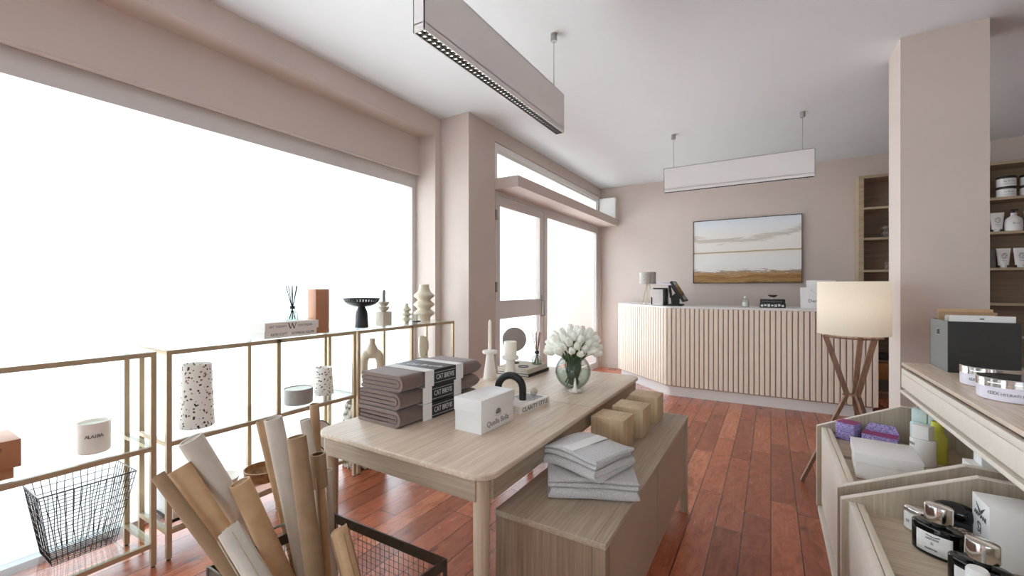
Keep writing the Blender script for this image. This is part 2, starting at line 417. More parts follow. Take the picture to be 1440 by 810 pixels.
# window wall: soffit beam, blind housing, low sill; column; door wall
m = MB()
m.box(-3.3, -2.84, -2.6, 3.30, 2.87, H)
m.box(-3.3, -2.84, 3.216, 3.30, 0, 2.87)
m.box(-3.3, -2.84, -2.6, -2.2, 0, 2.87)
m.box(-3.3, -2.49, 3.30, 3.76, 0, H)                 # column beside the door
m.box(-2.66, -2.49, 3.76, 7.06, 2.90, H)              # above the transom
m.box(-2.66, -2.49, 6.985, 7.06, 0, 2.90)
struct(m.build('wall_left', M['wall']))
m = MB(); m.box(-3.16, -3.05, -2.2, 3.216, 2.50, 2.87); m.tube([(-3.05, -2.2, 2.497), (-3.05, 3.216, 2.497)], .011, 10)
struct(m.build('trim_1', M['wall']))
# display window
m = MB(); m.box(-3.17, -3.10, -2.2, 3.216, 2.365, 2.50); m.box(-3.17, -3.10, 3.165, 3.216, .035, 2.365); m.box(-3.17, -3.10, -2.2, -2.15, .035, 2.365); m.box(-3.2, -3.06, -2.2, 3.216, 0, .035)
w = struct(m.build('window_1', M['frame_grey'])); B('window_glass', M['glass'], (-3.145, -3.135, -2.15, 3.165, .035, 2.365), w)
# transom window over the door
m = MB(); x0, x1 = -2.56, -2.50
for a in ((3.765, 6.98, 2.83, 2.895), (3.765, 6.98, 2.48, 2.53), (3.765, 3.82, 2.53, 2.83), (6.92, 6.98, 2.53, 2.83)): m.box(x0, x1, *a)
for a in ((3.82, 6.92, 2.80, 2.83), (3.82, 3.85, 2.53, 2.80), (6.89, 6.92, 2.53, 2.80)): m.box(x0, x1-.02, *a)
w = struct(m.build('window_2', M['white'])); B('window_glass', M['glass'], (-2.545, -2.535, 3.85, 6.89, 2.53, 2.80), w)
# projecting canopy shelf above the door and the blank end block
m = MB(); m.box(-2.60, -2.205, 3.755, 7.06, 2.39, 2.505); struct(m.build('trim_2', M['wall']))
m = MB(); m.box(-2.49, -2.215, 6.96, 7.06, 2.505, 2.86); struct(m.build('trim_3', M['white']))
# door leaf and fixed side light
m = MB(); x0, x1 = -2.575, -2.515
m.box(x0-.03, x1+.005, 3.76, 3.79, 0, 2.39); m.box(x0-.03, x1+.005, 4.945, 4.985, 0, 2.39); m.box(x0-.03, x1+.005, 3.79, 4.945, 2.34, 2.39)
fr = struct(m.build('door_1', M['frame_grey']))
m = MB()
m.box(x0, x1, 3.805, 3.895, .02, 2.33); m.box(x0, x1, 4.83, 4.935, .02, 2.33)
m.box(x0, x1, 3.895, 4.83, 2.237, 2.33); m.box(x0, x1, 3.895, 4.83, 1.011, 1.211); m.box(x0, x1, 3.895, 4.83, .02, .16)
leaf = m.build('door_leaf', M['frame_grey'], fr)
B('door_glass', M['glass'], (-2.55, -2.54, 3.895, 4.83, 1.211, 2.237), leaf); B('door_glass', M['glass'], (-2.55, -2.54, 3.895, 4.83, .16, 1.011), leaf)
for z in (2.13, 1.36, .35): MB().box(-2.513, -2.485, 3.783, 3.812, z-.055, z+.055, bev=.004).build('hinge', M['brushed'], leaf)
m = MB(); m.box(-2.513, -2.505, 4.87, 4.90, .98, 1.26, bev=.003); m.tube([(-2.508, 4.885, 1.0), (-2.47, 4.885, 1.0), (-2.47, 4.885, 1.19), (-2.508, 4.885, 1.19)], .009, 8)
m.build('door_handle', M['brushed'], leaf)
m = MB(); m.box(x0, x1, 4.985, 5.045, 0, 2.39); m.box(x0, x1, 6.88, 6.985, 0, 2.39); m.box(x0, x1, 5.045, 6.88, 2.27, 2.39); m.box(x0, x1, 5.045, 6.88, 0, .10)
w = struct(m.build('window_3', M['frame_grey'])); B('window_glass', M['glass'], (-2.55, -2.54, 5.045, 6.88, .10, 2.27), w)
# free-standing pillar, outside pavement
struct(B('pillar', M['wall'], (.753, 1.177, 3.85, 4.18, 0, H)))
struct(B('exterior_pavement', M['pavement'], (-16, -3.2, -8, 14, -.12, -.02)))
struct(B('baseboard_back', M['wall'], (-2.49, 4.2, 7.045, 7.06, 0, .08)))

# ================================================================== PENDANT LIGHTS
def pendant(label, loc, rz, cords):
    L, wd, hh = 1.38, .06, .265
    t = thing('pendant_light', label, 'ceiling light', loc, rz)
    m = MB(); e = .004
    m.box(-L/2, L/2, -wd/2, -wd/2+e, 0, hh); m.box(-L/2, L/2, wd/2-e, wd/2, 0, hh); m.box(-L/2, -L/2+e, -wd/2, wd/2, 0, hh); m.box(L/2-e, L/2, -wd/2, wd/2, 0, hh)
    m.box(-L/2, L/2, -wd/2, wd/2, hh-e, hh); m.box(-L/2, L/2, -wd/2, wd/2, .03, .034)
    m.build('housing', M['lum'], t)
    lv = MB(); dots = MB(); n = 46; p = (L-.012)/n
    lv.box(-L/2+e, L/2-e, -wd/2+e, -wd/2+e+.002, .001, .03); lv.box(-L/2+e, L/2-e, wd/2-e-.002, wd/2-e, .001, .03); lv.box(-L/2+e, L/2-e, -.002, .002, .002, .03)
    for i in range(n+1):
        x = -L/2+.006+p*i; lv.box(x-.004, x+.004, -wd/2+e, wd/2-e, .002, .03)
    lv.build('louvre', M['black'], t)
    for i in range(n):
        x = -L/2+.006+p*(i+.5)
        for sy in (-.0145, .0145): dots.lathe([(.0095, .010), (.011, .016), (.006, .0285), (.001, .0295)], 10, m=TR(x, sy, 0), cap0=False)
    lbl(dots.build('reflector_row', M['reflector'], t), 'bright reflector cups')
    for x in cords:
        c = MB(); c.tube([(x, 0, hh), (x, 0, H-loc[2]-.05)], .0025, 6).build('suspension_cord', M['brushed'], t)
        MB().lathe([(.021, 0), (.022, .003), (.022, .05)], 24, m=TR(x, 0, H-loc[2]-.05)).build('ceiling_rose', M['brushed'], t)
    return t
t_ = NT('reflector'); _b = t_.bsdf(rgba((240, 238, 232)), .2, .6); _b.inputs['Emission Color'].default_value = (1, .96, .9, 1); _b.inputs['Emission Strength'].default_value = 1.2
M['reflector'] = t_.m
pendant('white linear pendant light hung lengthwise over the table, nearest the camera', (-1.242, 1.995, 2.41), PI/2, (.593, -.593))
pendant('white linear pendant light hung crosswise in front of the counter', (-.331, 4.98, 2.415), 0, (-.593, .593))

# ================================================================== BACK WALL
t = thing('framed_painting', 'wide abstract landscape painting in thin dark frame on back wall', 'painting', (-.3255, 7.06, 1.893))
wx, wz = .6925, .4725
B('canvas', M['art'], (-wx+.008, wx-.008, -.030, -.003, -wz+.008, wz-.008), t)
m = MB()
for a in ((-wx, wx, wz-.008, wz), (-wx, wx, -wz, -wz+.008), (-wx, -wx+.008, -wz, wz), (wx-.008, wx, -wz, wz)): m.box(a[0], a[1], -.038, 0, a[2], a[3])
m.build('picture_frame', M['walnut_dark'] if 'walnut_dark' in M else plain('dark_frame', (66, 46, 36), .5, var=.05, vs=40), t)

# counter -----------------------------------------------------------
t = thing('sales_counter', 'long cream slatted counter with white top in front of back wall', 'counter')
def fillet_path(pts, r, n=10):
    out = [Vector(pts[0])]
    for i in range(1, len(pts)-1):
        p = Vector(pts[i]); a = (Vector(pts[i-1])-p).normalized(); b = (Vector(pts[i+1])-p).normalized()
        ang = a.angle(b); d = r/math.tan(ang/2); s, e = p+a*d, p+b*d; c = p+(a+b).normalized()*(r/math.sin(ang/2))
        v0, v1 = s-c, e-c; tot = v0.angle_signed(v1)
        for k in range(n+1):
            th = -tot*k/n; out.append(c+Vector((v0.x*math.cos(th)-v0.y*math.sin(th), v0.x*math.sin(th)+v0.y*math.cos(th))))
    out.append(Vector(pts[-1])); return out
ctrl = [(-2.02, 6.90), (-1.985, 6.36), (-1.13, 5.575), (.94, 5.62)]
def offset_poly(inset): # outline of the counter, front face moved in by inset
    p = fillet_path(ctrl, .16); o = []
    for i, q in enumerate(p):
        d = (p[min(i+1, len(p)-1)]-p[max(i-1, 0)]).normalized(); nrm = Vector((-d.y, d.x)); o.append(q+nrm*inset)
    o[-1].x -= inset
    return o
back = [(.94, 6.22), (-.9, 6.22), (-1.40, 6.62), (-1.45, 6.90)]
pl = [tuple(v) for v in offset_poly(.0)]+back
MB().prism(pl, 1.095, 1.12, bev=.003).build('countertop', M['white'], t)
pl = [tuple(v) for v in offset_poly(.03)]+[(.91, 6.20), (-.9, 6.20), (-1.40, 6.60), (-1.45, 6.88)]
lbl(MB().prism(pl, .12, 1.095).build('backing_board', plain('slat_gap_shade', (186, 166, 148), .6, var=.02, vs=8), t), 'backing board with slat gap shade in its colour')  # backing coloured darker to stand in for shade between the slats
pl = [tuple(v) for v in offset_poly(.045)]+[(.90, 6.18), (-.9, 6.18), (-1.40, 6.58), (-1.45, 6.86)]
MB().prism(pl, 0, .12).build('plinth', M['white'], t)
p = offset_poly(.018); m = MB(); dist = 0; pitch = .0525; nxt = .03
for a, b in zip(p, p[1:]):
    L = (b-a).length; d = (b-a)/L
    while nxt < dist+L:
        q = a+d*(nxt-dist); nrm = Vector((-d.y, d.x))
        mm = Matrix(((d.x, nrm.x, 0, q.x), (d.y, nrm.y, 0, q.y), (0, 0, 1, 0), (0, 0, 0, 1)))
        m.box(-.0205, .0205, -.018, .014, .135, 1.095, bev=.004, seg=1, m=mm); nxt += pitch
    dist += L
m.build('slatted_front', M['slat'], t)
CZ = 1.12
# things on the counter
t = thing('table_lamp', 'small lamp with grey speckled shade on brass tripod, at counter left end', 'lamp', (-1.44, 5.95, CZ))
m = MB(); m.lathe([(.102, .285), (.108, .285), (.108, .445), (.102, .445)], 40, cap0=False, cap1=False); m.build('lamp_shade', M['gshade'], t)
for k in range(3):
    a = 2*PI*k/3+.5; MB().tube([(.115*math.cos(a), .115*math.sin(a), 0), (.012*math.cos(a), .012*math.sin(a), .30)], .006, 8).build('leg', M['gold'], t)
m = MB(); m.lathe([(.02, .285), (.02, .32)], 16); m.bar((-.104, 0, .29), (.104, 0, .29), .004); m.bar((0, -.104, .29), (0, .104, .29), .004); m.build('lamp_holder', M['gold'], t)
t = thing('receipt_printer', 'boxy white and black receipt printer on counter beside small lamp', 'printer', (-1.275, 5.86, CZ))
MB().box(-.085, .075, -.09, .09, .0, .215, bev=.012).build('body', M['lotion'], t)
B('paper_cover', M['black'], (-.055, .105, -.085, .085, .2155, .232), t, .004)
B('side_panel', M['black'], (.0755, .108, -.088, .09, 0, .2150), t, .004)
B('dark_slot', M['black'], (-.078, -.062, -.094, -.06, .01, .11), t, .002)
t = thing('payment_terminal', 'black tilted touchscreen till standing right of the receipt printer', 'till', (-1.05, 5.88, CZ))
MB().box(-.10, .075, -.11, .11, 0, .022, bev=.006).build('base', M['black'], t)
MB().prism([(-.06, .02), (.03, .02), (.03, .12), (-.02, .16), (-.07, .11)], -.03, .03, m=TR(0, 0, 0, PI/2)).build('stand', M['charcoal'], t)
mm = TR(.030, 0, .185, 0, -.55, 0)
MB().box(-.014, .014, -.16, .16, -.150, .150, bev=.005, m=mm).build('screen', M['black'], t)
MB().box(.0141, .0155, -.145, .145, -.135, .135, m=mm).build('display_glass', M['blackgloss'], t)
MB().box(-.012, -.0, -.12, .12, -.10, .10, bev=.004, m=TR(.004, 0, .18, 0, -.55, 0)).build('back_cover', M['charcoal'], t)
MB().box(-.11, .11, -.09, .09, -.014, .014, bev=.005, m=TR(-.12, 0, .285, 0, .12, 0)).build('customer_display', M['lav'], t)
MB().bar((-.07, 0, .10), (-.09, 0, .265), .03).build('display_arm', M['black'], t)
t = thing('glass_jar', 'small clear jar with white candle, alone on counter mid-left', 'candle', (-.262, 5.84, CZ))
MB().lathe([(.038, 0), (.04, .004), (.04, .085), (.028, .10), (.028, .105), (.026, .105), (.026, .10), (.037, .084), (.037, .006)], 28, cap1=True).build('jar', M['clear_glass'], t)
MB().lathe([(.034, .007), (.035, .01), (.035, .06), (.033, .062)], 24).build('candle_wax', M['wax'], t)
MB().sphere((0, 0, .118), .014).build('lid_knob', M['lotion'], t)
t = thing('book', 'black book with silver flower pattern spine, lower of the counter pair', 'book', (.022, 5.87, CZ))
B('cover', M['charcoal'], (-.135, .125, -.09, .09, 0, .052), t, .003)
m = MB()
for i in range(7):
    x = -.11+.034*i
    m.box(x-.012, x+.012, -.0912, -.0905, .012+.006*(i % 2), .036+.004*(i % 3), m=TR(0, 0, 0))
m.build('spine_pattern', M['silver_ink'], t)
t = thing('book', 'black book with lettered spine under the silver dish on counter', 'book', (.022, 5.87, CZ+.052))
B('cover', M['black'], (-.13, .118, -.09, .09, 0, .046), t, .003)
text('lettering', 'THE MODERN HOUSE', .022, (-.11, -.0912, .014), (1, 0, 0), (0, 0, 1), M['grey_ink'], t, wid=.2)
t = thing('trinket_dish', 'small silver footed dish on top of two black books on counter', 'dish', (.02, 5.86, CZ+.098))
MB().lathe([(.03, 0), (.03, .006), (.012, .010), (.012, .02), (.03, .028), (.052, .05), (.05, .05), (.028, .031), (.002, .026)], 28).build('dish', M['brushed'], t)
t = thing('gift_box', 'white box with black script, on counter right of the books', 'box', (.43, 5.85, CZ))
MB().box(-.14, .14, -.09, .09, 0, .235, bev=.003).build('body', M['box_white'], t)
text('lettering', 'Dempsey', .05, (-.075, -.0905, .07), (1, 0, 0), (0, 0, 1), M['black'], t)
m = MB(); m.tube([(-.03, -.0905, .19), (-.0, -.0905, .165), (.03, -.0905, .19)], .0012, 5); m.lathe([(.004, 0), (.004, .001)], 12, m=TR(-.045, -.0905, .205, PI/2)); m.build('emblem', M['grey_ink'], t)
t = thing('carton', 'taller plain white carton partly behind the floor lamp shade on counter', 'box', (.52, 6.05, CZ))
MB().box(-.16, .1, -.07, .07, 0, .315, bev=.003).build('body', M['box_white'], t)
B('lid_edge', M['box_white'], (-.163, .103, -.073, .073, .27, .318), t, .002)

# bookcases ---------------------------------------------------------
LV = [.10, .48, .83, 1.185, 1.572, 1.968, 2.343]
def bookcase(x0, x1, label, left):
    t = thing('bookcase', label, 'bookcase', ((x0+x1)/2, 6.905, 0)); hw = (x1-x0)/2; y0, y1 = -.155, .155
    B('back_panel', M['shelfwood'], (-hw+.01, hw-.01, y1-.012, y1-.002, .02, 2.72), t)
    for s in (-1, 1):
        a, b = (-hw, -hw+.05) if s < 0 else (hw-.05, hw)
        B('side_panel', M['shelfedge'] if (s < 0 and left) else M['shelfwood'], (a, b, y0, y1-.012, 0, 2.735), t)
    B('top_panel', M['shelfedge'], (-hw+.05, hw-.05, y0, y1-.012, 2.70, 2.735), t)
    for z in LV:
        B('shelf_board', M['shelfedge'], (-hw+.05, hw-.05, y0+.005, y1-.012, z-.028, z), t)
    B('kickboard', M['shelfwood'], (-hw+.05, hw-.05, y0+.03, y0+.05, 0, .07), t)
    return t
bookcase(.931, 1.94, 'tall wooden bookcase behind the counter, seen left of the pillar', True)
bookcase(1.94, 3.4, 'tall wooden bookcase with toiletries, seen right of the pillar', False)
SY = 6.83
def shelf_box(name, mat, x, z, w, d, h, label, cat, y=SY, lid=None):
    t = thing(name, label, cat, (x, y, z)); MB().box(-w/2, w/2, -d/2, d/2, 0, h, bev=.003).build('body', mat, t)
    if lid: B('lid', lid, (-w/2-.003, w/2+.003, -d/2-.003, d/2+.003, h*.62, h+.002), t, .002)
    return t
shelf_box('storage_box', M['grey_fabric'], 1.25, LV[5], .17, .16, .062, 'brown patterned box at bottom of pair in bookcase left of pillar', 'box', lid=M['speckle'])
shelf_box('storage_box', M['grey_fabric'], 1.245, LV[5]+.065, .15, .15, .065, 'brown patterned box at top of pair in bookcase left of pillar', 'box', lid=M['speckle'])
t = thing('decor_bottle', 'slim dark patterned bottle standing behind stacked boxes left of pillar', 'bottle', (1.285, 6.96, LV[5]))
MB().lathe([(.03, 0), (.032, .02), (.032, .2), (.012, .24), (.012, .30)], 20).build('body', M['speckle'], t); MB().lathe([(.014, .30), (.014, .325)], 16).build('cap', M['black'], t)
t = thing('votive_candle', 'small patterned votive pot on bookcase shelf beside pillar', 'candle', (1.225, SY, LV[4]))
MB().lathe([(.03, 0), (.036, .01), (.036, .10), (.032, .10), (.03, .03)], 20).build('pot', M['speckle'], t); MB().lathe([(.031, .03), (.031, .085)], 18).build('wax', M['wax'], t)
shelf_box('folded_cloth', M['charcoal'], 1.25, LV[1]+.0, .44, .2, .07, 'flat dark folded cloth on lower bookcase shelf beside pillar', 'cloth')
shelf_box('storage_box', M['amber_box'], 1.25, LV[0]+.14, .42, .2, .20, 'amber wooden box on lower bookcase shelf beside pillar', 'box', lid=None)
shelf_box('storage_basket', M['grey_fabric'], 1.25, LV[0], .46, .22, .14, 'grey basket under the amber box at bookcase bottom', 'basket')
def cos_jar(x, z, label):
    t = thing('cosmetic_jar', label, 'jar', (x, SY-.02, z), group='stacked cream jars')
    MB().lathe([(.070, 0), (.075, .006), (.075, .085)], 28).build('jar', M['lotion'], t); MB().lathe([(.077, .085), (.077, .108), (.072, .113)], 28).build('lid', M['black'], t)
    text('lettering', 'La Rosa', .025, (-.042, -.0765, .045), (1, 0, 0), (0, 0, 1), M['grey_ink'], t)
    m = MB(); m.box(-.05, .05, -.0764, -.0755, .022, .024); m.box(-.05, .05, -.0764, -.0755, .076, .078); m.build('label_lines', M['grey_ink'], t)
for i, xx in enumerate((2.205, 2.385)):
    cos_jar(xx, LV[6], ('lower white jar with black lid, left stack on top shelf', 'lower white jar with black lid, right stack on top shelf')[i])
    cos_jar(xx, LV[6]+.114, ('upper white jar with black lid, left stack on top shelf', 'upper white jar with black lid, right stack on top shelf')[i])
def cream_tube(x, z, label, s=1., y=SY-.02):
    t = thing('cream_tube', label, 'tube', (x, y, z))
    m = MB(); rings = []
    for k in range(9):
        f = k/8; a = (.042+.016*f)*s; b = (.030*(1-f)+.003)*s; zz = (.028+.185*f)*s
        rings.append([m.b.verts.new((a*math.cos(2*PI*i/24), b*math.sin(2*PI*i/24), zz)) for i in range(24)])
    for r0, r1 in zip(rings, rings[1:]):
        for i in range(24): m.b.faces.new((r0[i], r0[(i+1) % 24], r1[(i+1) % 24], r1[i]))
    m.b.faces.new(rings[0][::-1]); m.b.faces.new(rings[-1]); m.build('tube_body', M['lotion'], t)
    MB().lathe([(.026*s, 0), (.026*s, .027*s)], 20).build('cap', M['lotion'], t)
    m = MB()
    for k in range(10):
        a = 2*PI*k/10; m.sphere((.02*math.cos(a), -.0275, .13+.028*math.sin(a)), .0045, u=6, v=4)
    m.tube([(-.014, -.0275, .13), (0, -.026, .15), (.012, -.0275, .13), (0, -.029, .115)], .002, 5)
    m.build('floral_print', M['grey_ink'], t)
    text('lettering', 'Rosa', .016, (-.017, -.0325, .072), (1, 0, 0), (0, .12, 1), M['grey_ink'], t)
    return t
cream_tube(2.135, LV[5], 'white cream tube left of pump bottle, second shelf right of pillar')
cream_tube(2.40, LV[5], 'white cream tube right of pump bottle, at photo edge', y=SY)
cream_tube(2.185, LV[4], 'white cream tube, left of the pair on third shelf')
cream_tube(2.315, LV[4], 'white cream tube, right of the pair on third shelf')
shelf_box('storage_box', M['grey_fabric'], 2.075, LV[4], .075, .12, .2, 'dark upright carton left of two cream tubes, third shelf', 'box')
t = thing('pump_bottle', 'white round-shouldered bottle with dark pump, second shelf right of pillar', 'bottle', (2.262, SY-.02, LV[5]))
MB().lathe([(.062, 0), (.068, .006), (.068, .11), (.058, .14), (.026, .165), (.022, .175)], 28).build('bottle', M['lotion'], t)
MB().lathe([(.024, .172), (.024, .20)], 20).build('collar', M['lav'], t)
m = MB(); m.lathe([(.008, .20), (.008, .23)], 10); m.box(-.02, .035, -.011, .011, .225, .24, bev=.003); m.build('pump', M['black'], t)
text('lettering', 'Rosa', .028, (-.03, -.0695, .075), (1, 0, 0), (0, 0, 1), M['grey_ink'], t)

# ================================================================== FLOOR LAMP
t = thing('floor_lamp', 'floor lamp with large cream drum shade on crossed walnut tripod', 'lamp', (.473, 3.645, 0))
m = MB(); m.lathe([(.195, 1.04), (.198, 1.04), (.198, 1.392), (.195, 1.392)], 64, cap0=False, cap1=False); m.build('lamp_shade', M['shade'], t)
legs = []
a0 = math.radians(187)
for k in range(3):
    a = a0+2*PI*k/3; e = Vector((math.cos(a), math.sin(a), 0))
    m = MB(); m.bar(e*.155+Vector((0, 0, 1.03)), e*.030+Vector((0, 0, .622)), .031, .020); m.bar(e*.030+Vector((0, 0, .64)), e*.290, .031, .020); m.build('leg', M['walnut'], t)
m = MB(); m.tube([(.155*math.cos(2*PI*i/32), .155*math.sin(2*PI*i/32), 1.022) for i in range(32)], .006, 8, closed=True); m.build('top_ring', M['walnut'], t)
m = MB(); m.lathe([(.058, .624), (.058, .636)], 3, m=Matrix.Rotation(a0, 4, 'Z')); m.build('brace_plate', M['walnut'], t)
m = MB(); m.bar((-.155, 0, 1.022), (.155, 0, 1.022), .006); m.bar((0, -.155, 1.022), (0, .155, 1.022), .006); m.lathe([(.018, 1.022), (.02, 1.09)], 16); m.bar((-.195, 0, 1.36), (.195, 0, 1.36), .004); m.build('lamp_holder', M['gold'], t)
MB().sphere((0, 0, 1.15), .045, sc=(1, 1, 1.3)).build('bulb', M['lotion'], t)

# ================================================================== GOLD SHELVES WITH GLASS
XF, XB, FW = -2.545, -2.90, .022
def shelf_unit(y0, y1, zs, label, mid=False):
    t = thing('display_shelf', label, 'shelf', (0, y0, 0)); L = y1-y0
    ys = [FW/2, L-FW/2]+([L/2] if mid else [])
    for y in ys:
        for x in (XF-FW/2, XB+FW/2):
            zz = .008
            p = B('post', M['gold'], (x-FW/2, x+FW/2, y-FW/2, y+FW/2, zz, 1.04), t)
            MB().lathe([(.009, 0), (.009, .008)], 12, m=TR(x, y, 0)).build('foot', M['black'], p)
    for z in (1.04, .585)+zs:
        B('front_rail', M['gold'], (XF-FW, XF, FW, L-FW, z-FW, z), t)
        for y in (FW/2, L-FW/2):
            B('side_rail', M['gold'], (XB+FW, XF-FW, y-FW/2, y+FW/2, z-FW, z-.002), t)
        B('glass_shelf', M['shelf_glass'], (XB-.004, XF-.002, .002, L-.002, z+.0005, z+.0065), t)
    return t
shelf_unit(-.24, .875, (.12,), 'gold glass shelving unit nearest the camera, holding wire basket')
shelf_unit(.915, 2.04, (.15,), 'gold glass shelving unit in the middle, books on top', True)
shelf_unit(2.055, 3.15, (), 'gold glass shelving unit farthest from camera, beside the column', True)
ZT, ZM = 1.0468, .5918
# --- on unit A
t = thing('gift_box', 'brown lidded box at left photo edge on first glass shelf', 'box', (-2.67, .26, ZM))
MB().box(-.10, .085, -.16, .165, 0, .07, bev=.002).build('base', M['copper'], t)
MB().box(-.115, .10, -.175, .1825, .045, .155, bev=.002).build('lid', M['copper'], t)
text('lettering', 'lumarette', .028, (.1005, .03, .118), (0, 1, 0), (0, 0, 1), M['ink'], t, wid=.10)
t = thing('scented_candle', 'white ceramic candle cup with dark name, on first gold shelf', 'candle', (-2.69, .688, ZM))
MB().lathe([(.052, 0), (.058, .006), (.060, .14), (.056, .14), (.055, .122), (.002, .120)], 40).build('cup', M['greytin_light'] if 'greytin_light' in M else M['porcelain'], t)
MB().lathe([(.0555, .121), (.0555, .128)], 32).build('wax', M['wax'], t)
_a = math.radians(-14)
for k, ch in enumerate('ALAIRA'):
    a = _a+(k-2.5)*.17; text('lettering', ch, .022, (.0603*math.cos(a), .0603*math.sin(a), .075), (-math.sin(a), math.cos(a), 0), (0, 0, 1), M['ink'], t, align='CENTER')
# wire basket
t = thing('wire_basket', 'black wire mesh basket on lowest glass shelf by the window', 'basket', (0, 0, .1268))
bx0, bx1, by0, by1 = -2.870, -2.690, .552, .765; tx0, tx1, ty0, ty1, th = -2.878, -2.625, .50, .822, .335
def bl(f, side, s):   # f: height 0..1, s 0..1 along side
    x0, x1, y0, y1 = (bx0+(tx0-bx0)*f, bx1+(tx1-bx1)*f, by0+(ty0-by0)*f, by1+(ty1-by1)*f); z = .004+th*f
    return {'f': (x1, y0+(y1-y0)*s, z), 'b': (x0, y0+(y1-y0)*s, z), 'l': (x0+(x1-x0)*s, y0, z), 'r': (x0+(x1-x0)*s, y1, z)}[side]
m = MB(); wr = .0015
for side, n in (('f', 12), ('b', 12), ('l', 9), ('r', 9)):
    for i in range(n+1):
        s = i/n; j = [random.uniform(-.006, .006) for _ in range(3)]
        pts = []
        for k in range(5):
            q = Vector(bl(k/4, side, min(1, max(0, s+(j[k % 3]/.25 if 0 < i < n and 0 < k < 4 else 0))))); pts.append(q)
        m.tube(pts, wr, 4, cap=False)
for k in range(0, 10):
    f = k/10; m.tube([bl(f, 'f', 0), bl(f, 'f', 1), bl(f, 'b', 1), bl(f, 'b', 0)], wr, 4, closed=True)
for i in range(1, 12): m.tube([bl(0, 'f', i/12), bl(0, 'b', i/12)], wr, 4, cap=False)
for i in range(1, 9): m.tube([bl(0, 'l', i/9), bl(0, 'r', i/9)], wr, 4, cap=False)
m.build('wire_mesh', M['steel'], t)
MB().tube([bl(1, 'f', 0), bl(1, 'f', 1), bl(1, 'b', 1), bl(1, 'b', 0)], .003, 6, closed=True).build('rim', M['steel'], t)
# --- books, diffuser, copper box on unit B top
def book(name_label, loc, rz, w, l, h, cov, pages=True, cat='book'):
    """spine on +x side, length along y; covers and page block"""
    t = thing('book', name_label, cat, loc, rz)
    B('page_block', M['page'], (-w/2+.004, w/2-.006, -l/2+.005, l/2-.005, .003, h-.003), t)
    m = MB(); m.box(-w/2, w/2, -l/2, l/2, 0, .003); m.box(-w/2, w/2, -l/2, l/2, h-.003, h); m.box(w/2-.005, w/2, -l/2, l/2, .003, h-.003); m.build('cover', cov, t)
    return t
b1 = book('white paperback lying at bottom of two books on gold shelf', (-2.645, 1.568, ZT), 0, .165, .34, .043, M['porcelain'])
text('lettering', 'KATIE SCOTT', .022, (.0828, -.13, .013), (0, 1, 0), (0, 0, 1), M['ink'], b1, wid=.10)
text('lettering', 'BOTANICAL VOLUME', .022, (.0828, .0, .013), (0, 1, 0), (0, 0, 1), M['ink'], b1, wid=.15)
b2 = book('white book with large letter W spine, topmost under reed diffuser', (-2.645, 1.575, ZT+.043), 0, .17, .35, .05, M['porcelain'])
text('lettering', 'ART THERAPY', .02, (.0853, -.15, .018), (0, 1, 0), (0, 0, 1), M['grey_ink'], b2, wid=.11)
text('lettering', 'VIEW FINDER', .02, (.0853, .03, .018), (0, 1, 0), (0, 0, 1), M['grey_ink'], b2, wid=.10)
m = MB(); W = [(-.024, .016, -.012, -.018), (-.012, -.018, .0, .014), (.0, .014, .012, -.018), (.012, -.018, .024, .016)]
for i, (ya, za, yb, zb) in enumerate(W): m.bar((.0853, ya-.005, za+.025), (.0853, yb-.005, zb+.025), .0012, .006 if i % 2 == 0 else .003)
for yy in (-.024, .0, .024): m.box(.0848, .0858, yy-.011, yy+.001, .040, .0425)
m.build('spine_letter', M['ink'], b2)
def diffuser(label, loc, dark, nr, s=1.):
    t = thing('reed_diffuser', label, 'diffuser', loc)
    MB().lathe([(.036*s, 0), (.038*s, .004), (.038*s, .05*s), (.013*s, .068*s), (.012*s, .08*s), (.010*s, .08*s), (.011*s, .066*s), (.035*s, .048*s), (.035*s, .006)], 28).build('bottle', M['vase_glass'], t)
    MB().lathe([(.0345*s, .0065), (.0345*s, .03*s)], 24).build('fragrance_oil', M['water'], t)
    MB().lathe([(.016*s, .078*s), (.0165*s, .08*s), (.0165*s, .098*s), (.008*s, .10*s)], 20).build('collar', M['black'], t)
    for k in range(nr):
        a = 2*PI*k/nr+.4; sp = .045*s*random.uniform(.6, 1)
        MB().tube([(-.02*s*math.cos(a), -.02*s*math.sin(a), .01), (.003*math.cos(a), .003*math.sin(a), .09*s), (sp*math.cos(a), sp*math.sin(a), .235*s)], .0026, 6).build('reed', M['black'] if dark else M['walnut'], t)
    return t
diffuser('glass reed diffuser standing on white books on gold shelf', (-2.65, 1.625, ZT+.0935), True, 6, .95)
t = thing('tall_box', 'tall copper brown box behind the white books on gold shelf', 'box', (-2.635, 1.802, ZT))
MB().box(-.045, .045, -.05, .05, 0, .295, bev=.002).build('body', M['copper'], t)
text('lettering', 'lumarette', .014, (.0455, -.03, .262), (0, 1, 0), (0, 0, 1), M['gold'], t, wid=.06)
# --- on unit C top
t = thing('pedestal_bowl', 'black footed fruit bowl with slotted rim on gold shelf', 'bowl', (-2.69, 2.205, ZT))
MB().lathe([(.048, 0), (.050, .004), (.046, .08), (.042, .12), (.030, .148), (.024, .160)], 36).build('pedestal', M['black'], t)
m = MB(); m.lathe([(.02, .158), (.06, .162), (.100, .178), (.120, .196), (.117, .198), (.098, .183), (.06, .167), (.002, .163)], 40, cap0=True)
m.tube([(.134*math.cos(2*PI*i/48), .134*math.sin(2*PI*i/48), .222) for i in range(48)], .0035, 6, closed=True); m.tube([(.129*math.cos(2*PI*i/48), .129*math.sin(2*PI*i/48), .213) for i in range(48)], .003, 6, closed=True)
for i in range(36):
    a = 2*PI*i/36; m.bar((.119*math.cos(a), .119*math.sin(a), .195), (.134*math.cos(a), .134*math.sin(a), .222), .0115, .004)
m.build('bowl', M['black'], t)
